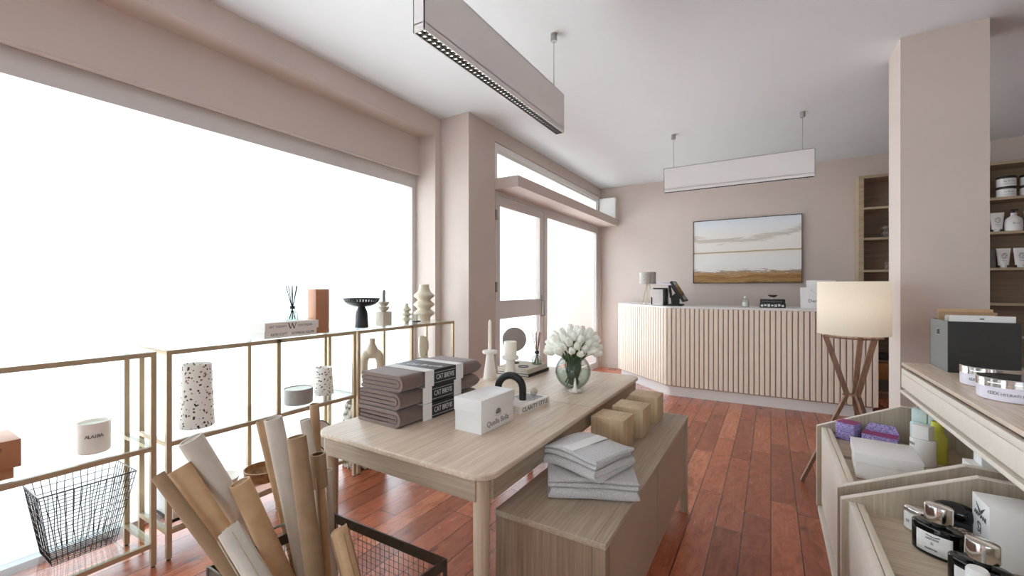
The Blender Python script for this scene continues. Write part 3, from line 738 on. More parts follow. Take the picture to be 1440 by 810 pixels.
t = thing('candle_holder', 'beige stone block holder with stacked half bowls and grey candle', 'candle holder', (-2.685, 2.42, ZT))
MB().box(-.045, .045, -.045, .045, 0, .112, bev=.004).build('block', M['stone'], t)
for z in (.113, .153):
    MB().lathe([(.016, z), (.032, z+.010), (.043, z+.027), (.046, z+.036), (.046, z+.0385), (.040, z+.0385), (.03, z+.022), (.003, z+.014)], 32).build('half_bowl', M['stone'], t)
MB().tube([(0, 0, .165), (.002, 0, .20), (-.002, .001, .24), (.003, 0, .275), (.001, 0, .288)], [.012, .012, .0115, .0115, .006], 10).build('candle', M['grey_card'], t)
def ripple(label, loc, R, Hh, n, mat, neck, foot):
    t = thing('ripple_vase', label, 'vase', loc); pr = [(foot*.9, 0), (foot, .004)]; N = 64
    for k in range(N+1):
        f = k/N; z = .10*Hh+f*.72*Hh; w = (.5-.5*math.cos(2*PI*n*f)); w = w**.8
        pr.append((foot+(R-foot)*w*(1-.08*f), z))
    pr += [(neck*1.12, .87*Hh), (neck, .93*Hh), (neck*1.03, Hh), (neck*.8, Hh), (neck*.75, .85*Hh)]
    MB().lathe(pr, 40).build('body', mat, t); return t
ripple('small pale green ripple vase beside the glass votive on gold shelf', (-2.665, 2.65, ZT), .043, .17, 3, M['green_cer'], .015, .022)
t = thing('votive_candle', 'clear glass votive with dark base between two ripple vases', 'candle', (-2.60, 2.70, ZT))
MB().lathe([(.038, 0), (.04, .003), (.04, .09), (.0385, .09), (.0385, .012), (.002, .011)], 28).build('glass_cup', M['clear_glass'], t)
MB().lathe([(.0375, .0118), (.0375, .022)], 24).build('base', M['black'], t); MB().lathe([(.014, .0225), (.014, .078)], 18).build('wax', M['wax'], t)
ripple('large beige ripple vase at far end of gold shelf by column', (-2.705, 2.913, ZT), .095, .335, 3, M['beige_cer'], .044, .056)
# --- mid shelves
def tvase(label, cat, name, loc, r0, r1, h):
    t = thing(name, label, cat, loc)
    MB().lathe([(r0*.96, 0), (r0, .004), (r1, h-.004), (r1*.97, h), (r1*.9, h), (r1*.88, h*.9), (.003, h*.88)], 48).build('body', M['terrazzo'], t); return t
tvase('tall white terrazzo vase on middle gold shelving unit', 'vase', 'terrazzo_vase', (-2.705, 1.11, ZM), .084, .070, .342)
tvase('short white terrazzo pot right of the grey tin', 'pot', 'terrazzo_pot', (-2.745, 1.915, ZM), .070, .060, .19)
t = thing('candle_tin', 'round grey bowl candle on middle gold shelf', 'candle', (-2.665, 1.676, ZM))
MB().lathe([(.080, 0), (.087, .006), (.088, .10), (.084, .10), (.083, .09), (.003, .089)], 44).build('tin', M['greytin'], t); MB().lathe([(.0825, .0895), (.0825, .094)], 40).build('wax', M['wax'], t)
# donut vase
t = thing('donut_vase', 'beige ring-shaped vase with hole on far gold shelving unit', 'vase', (-2.725, 2.335, ZM), math.radians(-44))
m = MB(); N = 48; pts = []; rr = []
for k in range(N):
    a = 2*PI*k/N; ca_, sa_ = math.cos(a), math.sin(a)
    pts.append((0, .063*math.copysign(abs(ca_)**.7, ca_), .133+.104*math.copysign(abs(sa_)**.7, sa_))); rr.append(.031+.012*max(0, sa_)**2)
m.tube(pts, rr, 20, closed=True); m.lathe([(.050, .235), (.050, .258), (.040, .284), (.028, .306), (.023, .325), (.025, .353), (.020, .353), (.018, .32)], 24)
m.lathe([(.03, 0), (.032, .006), (.036, .02)], 24); m.build('body', M['beige_cer'], t)
t = thing('storage_box', 'black flat box carrying the slim oval vase on gold shelf', 'box', (-2.72, 2.915, ZM))
MB().box(-.07, .07, -.075, .075, 0, .108, bev=.003).build('body', M['black'], t); B('lid', M['black'], (-.073, .073, -.078, .078, .075, .112), t, .002)
t = thing('oval_vase', 'slim beige half-oval vase standing on the black box', 'vase', (-2.72, 2.912, ZM+.1122), math.radians(-47))
prof = [(-.022, 0), (.022, 0), (.024, .02), (.036, .04), (.052, .075), (.058, .115), (.052, .16), (.038, .195), (.014, .212), (-.026, .214), (-.036, .205), (-.040, .15), (-.040, .08), (-.036, .045), (-.024, .02)]
m = MB(); rings = []
for d_, s_ in ((-.030, .72), (-.026, .88), (-.014, .98), (0, 1), (.014, .98), (.026, .88), (.030, .72)):
    rings.append([m.b.verts.new((d_, y*s_ if z > .01 else y, .107+(z-.107)*s_ if z > .03 else z)) for y, z in prof])
for a, b in zip(rings, rings[1:]):
    for i in range(len(prof)): m.b.faces.new((a[i], a[(i+1) % len(prof)], b[(i+1) % len(prof)], b[i]))
m.b.faces.new(rings[0][::-1]); m.b.faces.new(rings[-1]); ov = m.build('body', M['beige_cer'], t, ang=60)
ov.modifiers.new('s', 'SUBSURF').render_levels = 1
# bottom shelf things
ZBt = .1568
t = thing('rope_basket', 'chunky white knotted rope basket on the floor under the far gold shelf', 'basket', (-2.69, 2.24, 0))
pr = [(.02, 0)]+[(.140+.022*math.sin(PI*k/16)+.005*(k % 2), .012+.029*k) for k in range(17)]+[(.13, .475), (.13, .06), (.002, .05)]
MB().lathe(pr, 56, lob=lambda a, z: 1+.025*math.sin(16*a+z*60)).build('body', M['rope'], t)
m = MB()
for k in range(30):
    a = 2*PI*k/30; m.tube([(.150*math.cos(a), .150*math.sin(a), .06), (.160*math.cos(a+.07), .160*math.sin(a+.07), .035), (.158*math.cos(a+.14), .158*math.sin(a+.14), .010)], .009, 6)
m.build('fringe', M['rope'], t)
t = thing('storage_box', 'white box with black base on lowest shelf behind paper rolls', 'box', (-2.69, 1.02, ZBt))
MB().box(-.1, .09, -.06, .06, .015, .15, bev=.002).build('body', M['box_white'], t); B('base', M['black'], (-.102, .092, -.062, .062, 0, .015), t)
t = thing('wooden_bowl', 'turned wooden bowl on lowest shelf behind paper rolls', 'bowl', (-2.68, 1.46, ZBt))
MB().lathe([(.05, 0), (.075, .01), (.105, .05), (.110, .085), (.104, .085), (.098, .055), (.06, .02), (.002, .016)], 40).build('bowl', M['bowlwood'], t)
t = thing('serving_bowl', 'wide white bowl on lowest shelf beside the wooden bowl', 'bowl', (-2.74, 1.24, ZBt))
MB().lathe([(.04, 0), (.05, .008), (.085, .05), (.098, .09), (.094, .09), (.08, .052), (.045, .016), (.002, .012)], 40).build('bowl', M['porcelain'], t)
t = thing('serving_board', 'pale wooden board leaning beside the wooden bowl on lowest shelf', 'board', (-2.72, 1.66, ZBt))
MB().prism(rrect(-.07, .07, -.09, .09, .02), 0, .018, bev=.003, m=TR(0, 0, .06, .15, -.9, 0)).build('board', M['cube'], t)
t = thing('serving_dome', 'white round dish with black rim behind rolls on lowest shelf', 'dish', (-2.74, 1.86, ZBt))
MB().lathe([(.03, 0), (.10, .03), (.115, .07), (.11, .07), (.09, .035), (.003, .01)], 40, m=TR(0, 0, .12, 0, 1.1, .5)).build('dish', M['porcelain'], t)
MB().tube([(.1125*math.cos(2*PI*i/32), .1125*math.sin(2*PI*i/32), .07) for i in range(32)], .004, 6, closed=True, m=TR(0, 0, .12, 0, 1.1, .5)).build('rim', M['black'], t)

# ================================================================== CRATE AND PAPER ROLLS
ca, cb_, cc, cd = Vector((-1.535, .662)), Vector((-1.474, 1.076)), Vector((-.915, 1.084)), Vector((-.955, .668))
t = thing('wire_crate', 'low rectangular wire crate with dark frame holding paper rolls', 'crate'); TZ = .46
cs4 = [ca, cb_, cc, cd]
m = MB()
for i in range(4):
    a, b = cs4[i], cs4[(i+1) % 4]
    m.bar((a.x, a.y, TZ-.016), (b.x, b.y, TZ-.016), .006, .034); m.bar((a.x, a.y, .012), (b.x, b.y, .012), .008, .016); m.bar((a.x, a.y, 0), (a.x, a.y, TZ), .010)
m.build('crate_frame', M['crate'], t)
m = MB()
for i in range(4):
    a, b = cs4[i], cs4[(i+1) % 4]; n = 24 if i % 2 else 18
    for k in range(1, n): q = a+(b-a)*k/n; m.tube([(q.x, q.y, .01), (q.x, q.y, TZ-.02)], .0011, 4, cap=False)
    for k in range(1, 19): z = .01+.023*k; m.tube([(a.x, a.y, z), (b.x, b.y, z)], .0011, 4, cap=False)
for k in range(1, 24): p0, p1 = ca+(cd-ca)*k/24, cb_+(cc-cb_)*k/24; m.tube([(p0.x, p0.y, .012), (p1.x, p1.y, .012)], .0011, 4, cap=False)
for k in range(1, 18): p0, p1 = ca+(cb_-ca)*k/18, cd+(cc-cd)*k/18; m.tube([(p0.x, p0.y, .012), (p1.x, p1.y, .012)], .0011, 4, cap=False)
m.build('wire_mesh', M['crate'], t)
for a, b in ((ca, cb_), (cd, cc)):
    d = (b-a).normalized(); c = (a+b)/2; m = MB(); pts = []
    for k in range(13):
        an = PI*k/12; q = c+d*(.062*math.cos(an)); pts.append((q.x, q.y, TZ-.01+.05*math.sin(an)))
    m.tube(pts, .0055, 8); m.build('bail_handle', M['brushed'], t)
ROLLS = [  # top, foot, radius, material, kind, label
 ((-1.621, .56, .771), (-1.157, .842, .04), .0185, 'kraft_dark', 'tube', 'brown paper roll leaning farthest left, thin'),
 ((-1.642, .624, .766), (-1.268, .864, .04), .034, 'tan_paper', 'tube', 'fat tan paper roll, second from the left'),
 ((-1.651, .659, .848), (-1.50, .963, .10), .036, 'greige_paper', 'tube', 'fat greige roll leaning left behind the tan roll'),
 ((-1.554, .765, .686), (-1.40, .952, .04), .0325, 'tan_paper', 'tube', 'fat tan roll with slanted top in the middle of crate'),
 ((-1.388, .649, .628), (-1.088, .831, .04), .033, 'greige_paper', 'spiral', 'loosely wound cream roll at the front left of the crate'),
 ((-1.576, .845, .87), (-1.48, .984, .04), .0144, 'kraft', 'tube', 'thin brown roll left of the tall white roll'),
 ((-1.516, .858, .886), (-1.425, .979, .04), .0298, 'greige_paper', 'tube', 'tall thick white roll in the middle of crate'),
 ((-1.34, .836, .859), (-1.219, .876, .04), .0292, 'kraft_dark', 'tube', 'wide dark kraft roll right of the tall white roll'),
 ((-1.456, .941, .869), (-1.377, 1.04, .04), .018, 'greige_paper', 'tube', 'slim white roll peeking behind the dark kraft roll'),
 ((-1.482, .996, .91), (-1.465, 1.022, .04), .0173, 'kraft', 'tube', 'tallest brown roll standing upright beside table corner'),
 ((-1.352, .922, .771), (-1.31, .95, .04), .026, 'kraft_dark', 'sleeve', 'brown sleeve roll around a thinner core, right side'),
 ((-1.442, 1.031, .657), (-1.44, 1.052, .04), .0134, 'greige_paper', 'tube', 'thin pale roll in front of the table leg'),
 ((-1.178, .876, .579), (-1.061, .947, .04), .0285, 'tan_paper', 'spiral', 'short loosely rolled brown bundle at right of crate')]
for (top, foot, r, mt, kind, label) in ROLLS:
    tp, ft = Vector(top), Vector(foot); d = (tp-ft); L = d.length; q = d.to_track_quat('Z', 'Y').to_matrix().to_4x4()
    t = thing('paper_roll', label, 'paper roll', ft, 0, 'paper rolls in the wire crate')
    if kind == 'tube':
        MB().lathe([(r*.98, 0), (r, .002), (r, L-.002), (r*.97, L), (r*.80, L), (r*.79, L*.4)], 28, cap1=True, m=q).build('outer_sheet', M[mt], t)
        m = MB(); pts = []
        for k in range(40):
            a = 5*PI*k/39; rr = r*(.76-.5*k/39); pts.append((rr*math.cos(a), rr*math.sin(a)))
        vs0 = [m.b.verts.new(q @ Vector((x, y, L*.41))) for x, y in pts]; vs1 = [m.b.verts.new(q @ Vector((x, y, L-.004))) for x, y in pts]
        for i in range(39): m.b.faces.new((vs0[i], vs0[i+1], vs1[i+1], vs1[i]))
        o = m.build('inner_winding', M[mt], t); sd = o.modifiers.new('s', 'SOLIDIFY'); sd.thickness = .0012
    elif kind == 'spiral':
        m = MB(); pts = []
        for k in range(90):
            a = 9*PI*k/89; rr = r*(1-.75*k/89)*(1+.05*math.sin(3*a)); pts.append((rr*math.cos(a), rr*math.sin(a)))
        off = [.02*math.sin(k*.33)+.01*math.sin(k*1.1) for k in range(90)]
        vs0 = [m.b.verts.new(q @ Vector((x, y, 0))) for x, y in pts]; vs1 = [m.b.verts.new(q @ Vector((x, y, L+.25*off[i]))) for i, (x, y) in enumerate(pts)]
        for i in range(89): m.b.faces.new((vs0[i], vs0[i+1], vs1[i+1], vs1[i]))
        o = m.build('wound_sheet', M[mt], t); sd = o.modifiers.new('s', 'SOLIDIFY'); sd.thickness = .0022
        m = MB()
        for k in range(5):
            a = .9+k*1.2; m.bar(q @ Vector((r*1.01*math.cos(a), r*1.01*math.sin(a), .01)), q @ Vector((r*1.01*math.cos(a), r*1.01*math.sin(a), L*.985)), .0025)
        m.build('sheet_edges', M['kraft'] if mt == 'tan_paper' else M['stone'], t)
    else:
        MB().lathe([(r*.6, 0), (r*.6, L*.96)], 20, m=q).build('core', M['tan_paper'], t)
        MB().lathe([(r*.7, L-.115), (r, L-.115), (r, L), (r*.7, L)], 14, m=q, cap0=False, cap1=False).build('sleeve', M[mt], t)
        MB().bar(q @ Vector((r*.9, 0, 0)), q @ Vector((r*.9, 0, L*.9)), .008).build('stick', M['kraft_dark'], t)

# ================================================================== TABLE
t = thing('display_table', 'pale oak table with rounded corners holding blankets and vase', 'table', (-1.207, 2.025, 0))
MB().prism(rrect(-.445, .445, -.922, .922, .075, 8), .728, .75, bev=.006, seg=3).build('tabletop', M['oak'], t)
lbl(B('joint_line', M['walnut'], (-.443, .443, .02, .0215, .7496, .7503), t), 'fine joint line across the top')
ax, ay = .418, .895
for s in (-1, 1): B('long_apron', M['oakd'], (s*ax-.011, s*ax+.011, -ay+.035, ay-.035, .655, .728), t)
for s in (-1, 1): B('short_apron', M['oakdx'], (-ax+.03, ax-.03, s*ay-.011, s*ay+.011, .655, .728), t)
for sx in (-1, 1):
    for sy in (-1, 1):
        MB().lathe([(.021, 0), (.023, .004), (.0275, .5), (.029, .728)], 24, m=TR(sx*.390, sy*.872, 0)).build('leg', M['table_leg'], t)
TT = .75
# blankets
def nested(w, h, L, n, y_round=.04, jit=.0, S=14, m=None, z0=0., xo=0., tkf=.86):
    """folded cloth: n nested U-shaped layers (bend on +x), length along y from 0 to L, far end rounded"""
    m = m or MB(); th = h/(2*n); stag = [random.uniform(0, .006)+.004*k for k in range(n)]
    def U(hh, xr, x0, tk):     # centre-line of a U with height hh
        R = hh/2; pts = [(x0+.006*random.random(), -R)]; K = 6
        for k in range(1, K): pts.append((x0+(xr-R-x0)*k/K, -R))
        for k in range(13):
            a = -PI/2+PI*k/12; pts.append((xr-R+R*math.cos(a), R*math.sin(a)))
        for k in range(K-1, 0, -1): pts.append((x0+(xr-R-x0)*k/K, R))
        pts.append((x0+.006*random.random(), R)); return pts
    for i in range(n):
        hh = h-th-2*th*i; tk = th*tkf; pts = U(hh, w/2-th/2-th*i*1.02, -w/2+.004*i, tk)
        # thick outline around centre line
        N = len(pts); left, right = [], []
        for k in range(N):
            a = Vector(pts[max(k-1, 0)]); b = Vector(pts[min(k+1, N-1)]); d = (b-a).normalized(); nn = Vector((-d.y, d.x)); p = Vector(pts[k])
            left.append(p+nn*tk/2); right.append(p-nn*tk/2)
        tip0 = [Vector(pts[-1])+Vector((-tk*.4, 0))]; tip1 = [Vector(pts[0])+Vector((-tk*.4, 0))]
        loop = left+tip0+right[::-1]+tip1
        rings = []
        for s in range(S+1):
            f = s/S; f = .5-.5*math.cos(PI*f); y = L*f; de = L-y
            if s == 0: y = stag[i]
            sc_ = 1.
            if de < y_round: sc_ = max(.02, 1-((y_round-de)/y_round)**3)**(1/3)
            rings.append([m.b.verts.new((p.x+xo+jit*math.sin(y*30+i+z0*99), y, (p.y*sc_)+h/2+z0)) for p in loop])
        for a, b in zip(rings, rings[1:]):
            for k in range(len(loop)): m.b.faces.new((a[k], a[(k+1) % len(loop)], b[(k+1) % len(loop)], b[k]))
        m.b.faces.new(rings[0][::-1]); m.b.faces.new(rings[-1])
    return m
bh = .073; BL = .56
BLAB = ('brown folded blanket in black paper sleeve, bottom of the stack', 'brown folded blanket in black paper sleeve, middle of the stack', 'brown folded blanket in black paper sleeve, top of the stack')
for i in range(3):
    w = .27; t = thing('folded_blanket', BLAB[i], 'blanket', (-1.475+(.004, .0, .006)[i], 1.295+(.0, .004, .012)[i], TT+.0005+i*(bh+.0015)), math.radians(-1.5), 'blankets stacked on the table')
    nested(w, bh, BL, 2, .045, jit=.0, S=22).build('cloth', M['blanket'], t)
    hw = w/2+.003
    def band(name, y0, y1, mat, e=0.):
        m = MB(); m.box(-hw-e, hw+e, y0, y1, bh-.0005, bh+.0012+e); m.box(hw+e-.0012, hw+e, y0, y1, .002, bh); m.box(-hw-e, -hw-e+.0012, y0, y1, .002, bh)
        return m.build(name, mat, t)
    sl = band('paper_sleeve', .14, .395, M['sleeve'])
    for y0, y1 in ((.132, .19), (.345, .40)):
        m = MB(); m.box(-hw-.0004, hw+.0006, y0, y1, bh+.0008, bh+.0018); m.box(hw-.0002, hw+.0008, y0, y1, .001, bh+.0018); m.build('white_stripe', M['paper'], sl).parent = sl
    text('lettering', 'CAT BREVIS', .034, (hw+.0003, .205, .026), (0, 1, 0), (0, 0, 1), M['silver_ink'], sl, wid=.125, depth=.0003)
    m = MB(); m.box(hw, hw+.0007, .195, .34, .012, .0135); m.box(hw, hw+.0007, .195, .34, .058, .0595); m.build('sleeve_lines', M['silver_ink'], sl)
    if i == 2:
        text('script', 'Cat Brevis', .05, (-.09, .225, bh+.0015), (1, .15, 0), (0, 1, 0), M['silver_ink'], sl, depth=.0003)
# white gift box with emblem
t = thing('gift_box', 'glossy white lidded box with grey emblem on table', 'box', (-1.076, 1.547, TT), math.radians(-1))
MB().box(-.069, .069, -.124, .124, 0, .10, bev=.0015).build('base', M['box_white'], t)
MB().box(-.0725, .0725, -.1275, .1275, .086, .139, bev=.0015).build('lid', M['box_white'], t)
text('lettering', 'Quella Bella', .034, (.0694, -.085, .018), (0, 1, 0), (0, 0, 1), M['grey_ink'], t, wid=.165)
m = MB(); 
for k in range(7):
    a = PI*(k+.5)/7; m.lathe([(.004, 0), (.0065, .006), (.004, .014), (.001, .018)], 8, m=TR(.0694, 0, .062) @ Matrix.Rotation(a-PI/2, 4, 'X') @ TR(0, 0, .004) @ Matrix.Diagonal((.12, 1, 1, 1)))
m.lathe([(.004, 0), (.004, .001)], 12, m=TR(.0694, 0, .062, 0, PI/2)); m.tube([(.0697, -.022, .056), (.0697, 0, .050), (.0697, .022, .056)], .001, 5)
m.build('emblem', M['grey_ink'], t)
# book with arch and ball
b = book('thick book with lettered spine under black arch on table', (-1.085, 1.888, TT), math.radians(-4), .165, .265, .034, M['porcelain'])
text('lettering', 'CLARITY STYLE', .03, (.083, -.12, .0065), (0, 1, 0), (0, 0, 1), M['ink'], b, wid=.235)
m = MB()
for k in range(14): m.box(-.06+.009*k, -.054+.009*k, .0+.01*math.sin(k), .11, .0341, .0346)
lbl(m.build('cover_print', plain('cover_grey', (150, 152, 156), .5, var=.4, vs=60), b), 'grey print on the cover')
t = thing('arch_sculpture', 'black arch sculpture standing on lettered book', 'sculpture', (-1.135, 1.855, TT+.0346), math.radians(18))
m = MB(); pts = []
for z in (.0, .03): pts.append((-.064, 0, z))
for k in range(17):
    a = PI-PI*k/16; pts.append((.064*math.cos(a), 0, .056+.064*math.sin(a)))
for z in (.03, .0): pts.append((.064, 0, z))
m.tube(pts, .0185, 16); m.build('arch', M['black'], t)
t = tag(MB().sphere((0, 0, .02), .02).build('stone_ball', M['stone'], None, (-1.07, 1.985, TT+.0348)), 'small beige stone ball on lettered book', 'ornament')
# candlestick, pillar candle
t = thing('candlestick', 'white conical candlestick with slim taper candle on table', 'candlestick', (-1.583, 2.329, TT))
MB().lathe([(.043, 0), (.045, .004), (.024, .155), (.022, .164), (.045, .168), (.05, .174), (.05, .186), (.045, .19), (.014, .19)], 36).build('holder', M['porcelain'], t)
MB().lathe([(.0115, .19), (.0105, .375), (.004, .39)], 18).build('candle', M['wax'], t)
t = thing('candle_holder', 'white conical holder with thick pillar candle on table', 'candle holder', (-1.475, 2.41, TT))
MB().lathe([(.043, 0), (.044, .004), (.028, .11), (.026, .124), (.05, .128), (.055, .134), (.055, .148), (.05, .152), (.02, .152)], 36).build('holder', M['porcelain'], t)
MB().lathe([(.041, .1525), (.042, .156), (.042, .245), (.039, .248), (.008, .245)], 30).build('candle', M['wax'], t)
# books with disc and diffuser
b = book('large dark-spined book lying flat under two pale books by the door', (-1.512, 2.652, TT), 0, .255, .30, .02, M['charcoal'])
b = book('pale book in the middle of the stack under reed diffuser', (-1.515, 2.645, TT+.0205), 0, .25, .285, .016, M['greige_paper'])
b = book('pale grey book topmost under reed diffuser on table', (-1.515, 2.64, TT+.037), 0, .245, .285, .015, M['stone'])
diffuser('glass reed diffuser on books on the wooden table', (-1.435, 2.71, TT+.0525), False, 7, .98)
t = thing('round_mirror', 'round taupe disc mirror on thin stand behind pillar candle', 'mirror', (-1.60, 2.67, TT+.0525), math.radians(36))
m = MB(); m.lathe([(.082, -.006), (.085, -.003), (.085, .003), (.082, .006)], 48, m=TR(0, 0, .172, PI/2)); m.build('disc', M['mirror'], t)
m = MB(); m.tube([(.085*math.cos(2*PI*i/48), 0, .172+.085*math.sin(2*PI*i/48)) for i in range(48)], .0035, 6, closed=True); m.build('rim', M['charcoal'], t)
m = MB(); m.lathe([(.035, 0), (.035, .006), (.006, .010), (.005, .088)], 20); m.build('stand', M['charcoal'], t)
t = tag(MB().tube([(.035*math.cos(2*PI*i/32), .035*math.sin(2*PI*i/32), 0) for i in range(32)], .003, 8, closed=True).build('bracelet', M['blue'], None, (-1.47, 2.575, TT+.0556)), 'thin navy ring bracelet lying on the pale grey book', 'bracelet')
# vase with tulips
VX, VY = -1.019, 2.39
t = thing('round_vase', 'round clear glass vase half full of water on table', 'vase', (VX, VY, TT))
prof = []; R = .106; zc = .102
for k in range(21):
    a = -1.12+k*(1.12+1.02)/20; prof.append((R*math.cos(a), zc+R*math.sin(a)))
z0 = prof[0][1]; prof = [(r, z-z0+.004) for r, z in prof]; ztop = prof[-1][1]
inn = [(r-.004, z) for r, z in prof][::-1]; inn[-1] = (inn[-1][0], .010)
MB().lathe([(.035, 0)]+prof+[(prof[-1][0]+.003, ztop+.006), (prof[-1][0]-.002, ztop+.007)]+inn+[(.002, .010)], 48).build('glass_body', M['vase_glass'], t)
wp = [(r-.0045, z) for r, z in prof if .012 < z < .115]
MB().lathe([(.03, .011)]+wp, 40).build('water', M['water'], t)
bl_mesh = None; stems = []
def bloom_mesh(k):
    m = MB(); pr = [(.004, 0), (.011, .003), (.0165, .014), (.0188, .028), (.0178, .044), (.0135, .058), (.006, .068), (.001, .070)]
    m.lathe(pr, 18, lob=lambda a, z: 1+.10*math.cos(3*a+.5*k)*min(1, z/.03)+.03*math.cos(6*a))
    for j in range(3):
        a = 2*PI*j/3+k; ms = TR(0, 0, 0, 0, 0, a)
        m.lathe([(.003, .002), (.0105, .012), (.0125, .030), (.009, .052), (.001, .069)], 10, m=ms @ TR(.0105, 0, 0) @ Matrix.Diagonal((.9, 1.25, 1.02, 1)))
    bmesh.ops.recalc_face_normals(m.b, faces=m.b.faces); me = bpy.data.meshes.new('bloom'); m.b.to_mesh(me); m.b.free(); me.materials.append(M['petal'])
    for p in me.polygons: p.use_smooth = True
    return me
BM = [bloom_mesh(k) for k in range(3)]
NTU = 56; gold_ = PI*(3-math.sqrt(5))
for k in range(NTU):
    f = (k+.5)/NTU; cz = 1-f*1.22; s_ = math.sqrt(max(0, 1-cz*cz)); a = gold_*k
    d = Vector((s_*math.cos(a), s_*math.sin(a), cz)); jr = random.uniform(.92, 1.05)
    head = Vector((d.x*.118*jr, d.y*.118*jr, .228+d.z*.082*jr))
    ax = (Vector((d.x*1.0, d.y*1.0, d.z*.8+.35))).normalized()
    t = thing('tulip', 'white tulip in the round glass vase on the table', 'tulip', (VX, VY, TT), 0, 'white tulips in the round vase')
    bo = bpy.data.objects.new('bloom', BM[k % 3]); COL.objects.link(bo); bo.parent = t; bo.location = head
    bo.rotation_mode = 'QUATERNION'; bo.rotation_quaternion = ax.to_track_quat('Z', 'Y'); sc_ = random.uniform(.88, 1.08); bo.scale = (sc_, sc_, sc_)
    mouth = Vector((d.x*.042, d.y*.042, .195)); foot = Vector((-d.x*.05*random.uniform(.3, 1)+.01*math.cos(k), -d.y*.05*random.uniform(.3, 1), random.uniform(.016, .03)))
    pts = []
    for q in range(9):
        u = q/8; pts.append(head*(u**2)+2*u*(1-u)*mouth*1.0+foot*((1-u)**2))
    MB().tube(pts, .0026, 5).build('stem', M['stem'], t)
    if k % 4 == 0:
        m = MB(); a2 = a+.6; rows = []
        for q in range(7):
            u = q/6; r_ = .012+.036*math.sin(u*1.9); wd = .009*math.sin(PI*min(1, u*.9+.1)); c = Vector((r_*math.cos(a2), r_*math.sin(a2), .02+.15*u)); tn = Vector((-math.sin(a2), math.cos(a2), 0))
            rows.append([m.b.verts.new(c-tn*wd), m.b.verts.new(c+Vector((.003*math.cos(a2), .003*math.sin(a2), 0))), m.b.verts.new(c+tn*wd)])
        for r0, r1 in zip(rows, rows[1:]):
            for i in range(2): m.b.faces.new((r0[i], r0[i+1], r1[i+1], r1[i]))
        o = m.build('leaf', M['leaf'], t); o.modifiers.new('s', 'SOLIDIFY').thickness = .0008
t = thing('ring_holder', 'tiny white cone ring holder at the foot of the vase', 'ring holder', (-.962, 2.285, TT))
MB().lathe([(.02, 0), (.032, .004), (.036, .014), (.033, .014), (.026, .007), (.002, .006)], 36, lob=lambda a, z: 1+.10*math.cos(7*a)).build('dish', M['porcelain'], t)
MB().lathe([(.016, .0062), (.010, .03), (.004, .075), (.001, .085)], 20).build('cone', M['porcelain'], t)

# ================================================================== BENCH
t = thing('storage_bench', 'low oak storage bench with taupe side panels beside table', 'bench', (-.6275, 2.013, 0)); bx, by = .2005, .7625; BZ = .574
m = MB(); m.box(-bx, bx, -by, by, BZ-.022, BZ, bev=.002); m.build('top', M['oakd'], t)
m = MB()
for x in (bx-.038,): m.box(x-.0006, x+.0006, -by+.002, by-.002, BZ-.001, BZ+.0004)
for y in (by-.045,): m.box(-bx+.002, bx-.002, y-.0006, y+.0006, BZ-.001, BZ+.0004)
lbl(m.build('inlay_line', M['walnut'], t), 'dark inlay lines')
for sx in (-1, 1):
    for sy in (-1, 1):
        x = sx*(bx-.0225); y = sy*(by-.0225)
        if sy < 0: MB().box(x-.022, x+.022, y-.022, y+.022, 0, BZ-.022, bev=.004).build('leg', M['bench_end'], t)
        else: MB().lathe([(.02, 0), (.0235, .005), (.0245, .3), (.025, BZ-.022)], 24, m=TR(x-sx*.003, y-.004, 0)).build('leg', M['oakdz'], t)
B('end_panel', M['bench_end'], (-bx+.044, bx-.044, -by+.001, -by+.02, .155, BZ-.022), t)
B('end_panel', M['bench_end'], (-bx+.044, bx-.044, by-.045, by-.025, .155, BZ-.022), t)
for x0, x1 in ((bx-.034, bx-.016), (-bx+.016, -bx+.034)):
    B('side_panel', M['doorpanel'], (x0, x1, -by+.046, -.004, .155, BZ-.036), t); B('side_panel', M['doorpanel'], (x0, x1, .004, by-.05, .155, BZ-.036), t)
B('divider', M['doorpanel'], (bx-.034, bx-.016, -.05, .05, BZ-.036, BZ-.022), t)
B('bottom_panel', M['oakdx'], (-bx+.03, bx-.036, -by+.02, by-.05, .155, .175), t)
# three wooden cubes
for (x, y, rz, label) in ((-.668, 2.058, -2, 'square wooden block nearest the towels on bench'), (-.640, 2.297, -1, 'square wooden block in the middle of three on bench'), (-.632, 2.578, 0, 'square wooden block farthest from camera on bench')):
    t = thing('wooden_block', label, 'block', (x, y, BZ+.0006), math.radians(rz), 'wooden blocks on the bench')
    MB().box(-.079, .079, -.077, .077, 0, .012, bev=.002).build('base', M['cube'], t)
    MB().box(-.081, .081, -.079, .079, .012, .150, bev=.002).build('body', M['cube'], t)
# towels
def towel(label, loc, rz, w, L, h, n, ends=(0, 0)):
    t = thing('folded_towel', label, 'towel', loc, rz, 'grey towels on the bench')
    o = nested(w, h*.56, L, n, .0001, jit=.002, S=22, tkf=.80)
    nested(w-.006, h*.22, L-.006, 1, .0001, jit=.003, S=22, m=o, z0=h*.56, xo=-.003, tkf=.84)
    nested(w-.012, h*.22, L-.002, 1, .0001, jit=.003, S=22, m=o, z0=h*.78, xo=-.006, tkf=.84)
    for v in o.b.verts:
        f = v.co.y/L; v.co.y -= L/2
        top = v.co.z/h
        v.co.y += .006*math.sin(v.co.z*120+v.co.x*9)*(1 if f > .5 else -1)
        v.co.z += .0022*math.sin(v.co.x*26+v.co.y*17)*(.3+top)
        v.co.z -= ends[0]*max(0, (.45-f)/.45)**2+ends[1]*max(0, (f-.55)/.45)**2
        k = min(f, 1-f)
        if k < .06: v.co.z = h*.5+(v.co.z-h*.5)*(.90+.1*math.sqrt(k/.06)) if ends == (0, 0) else v.co.z
    o.build('cloth', M['terry'], t, ang=60)
    return t
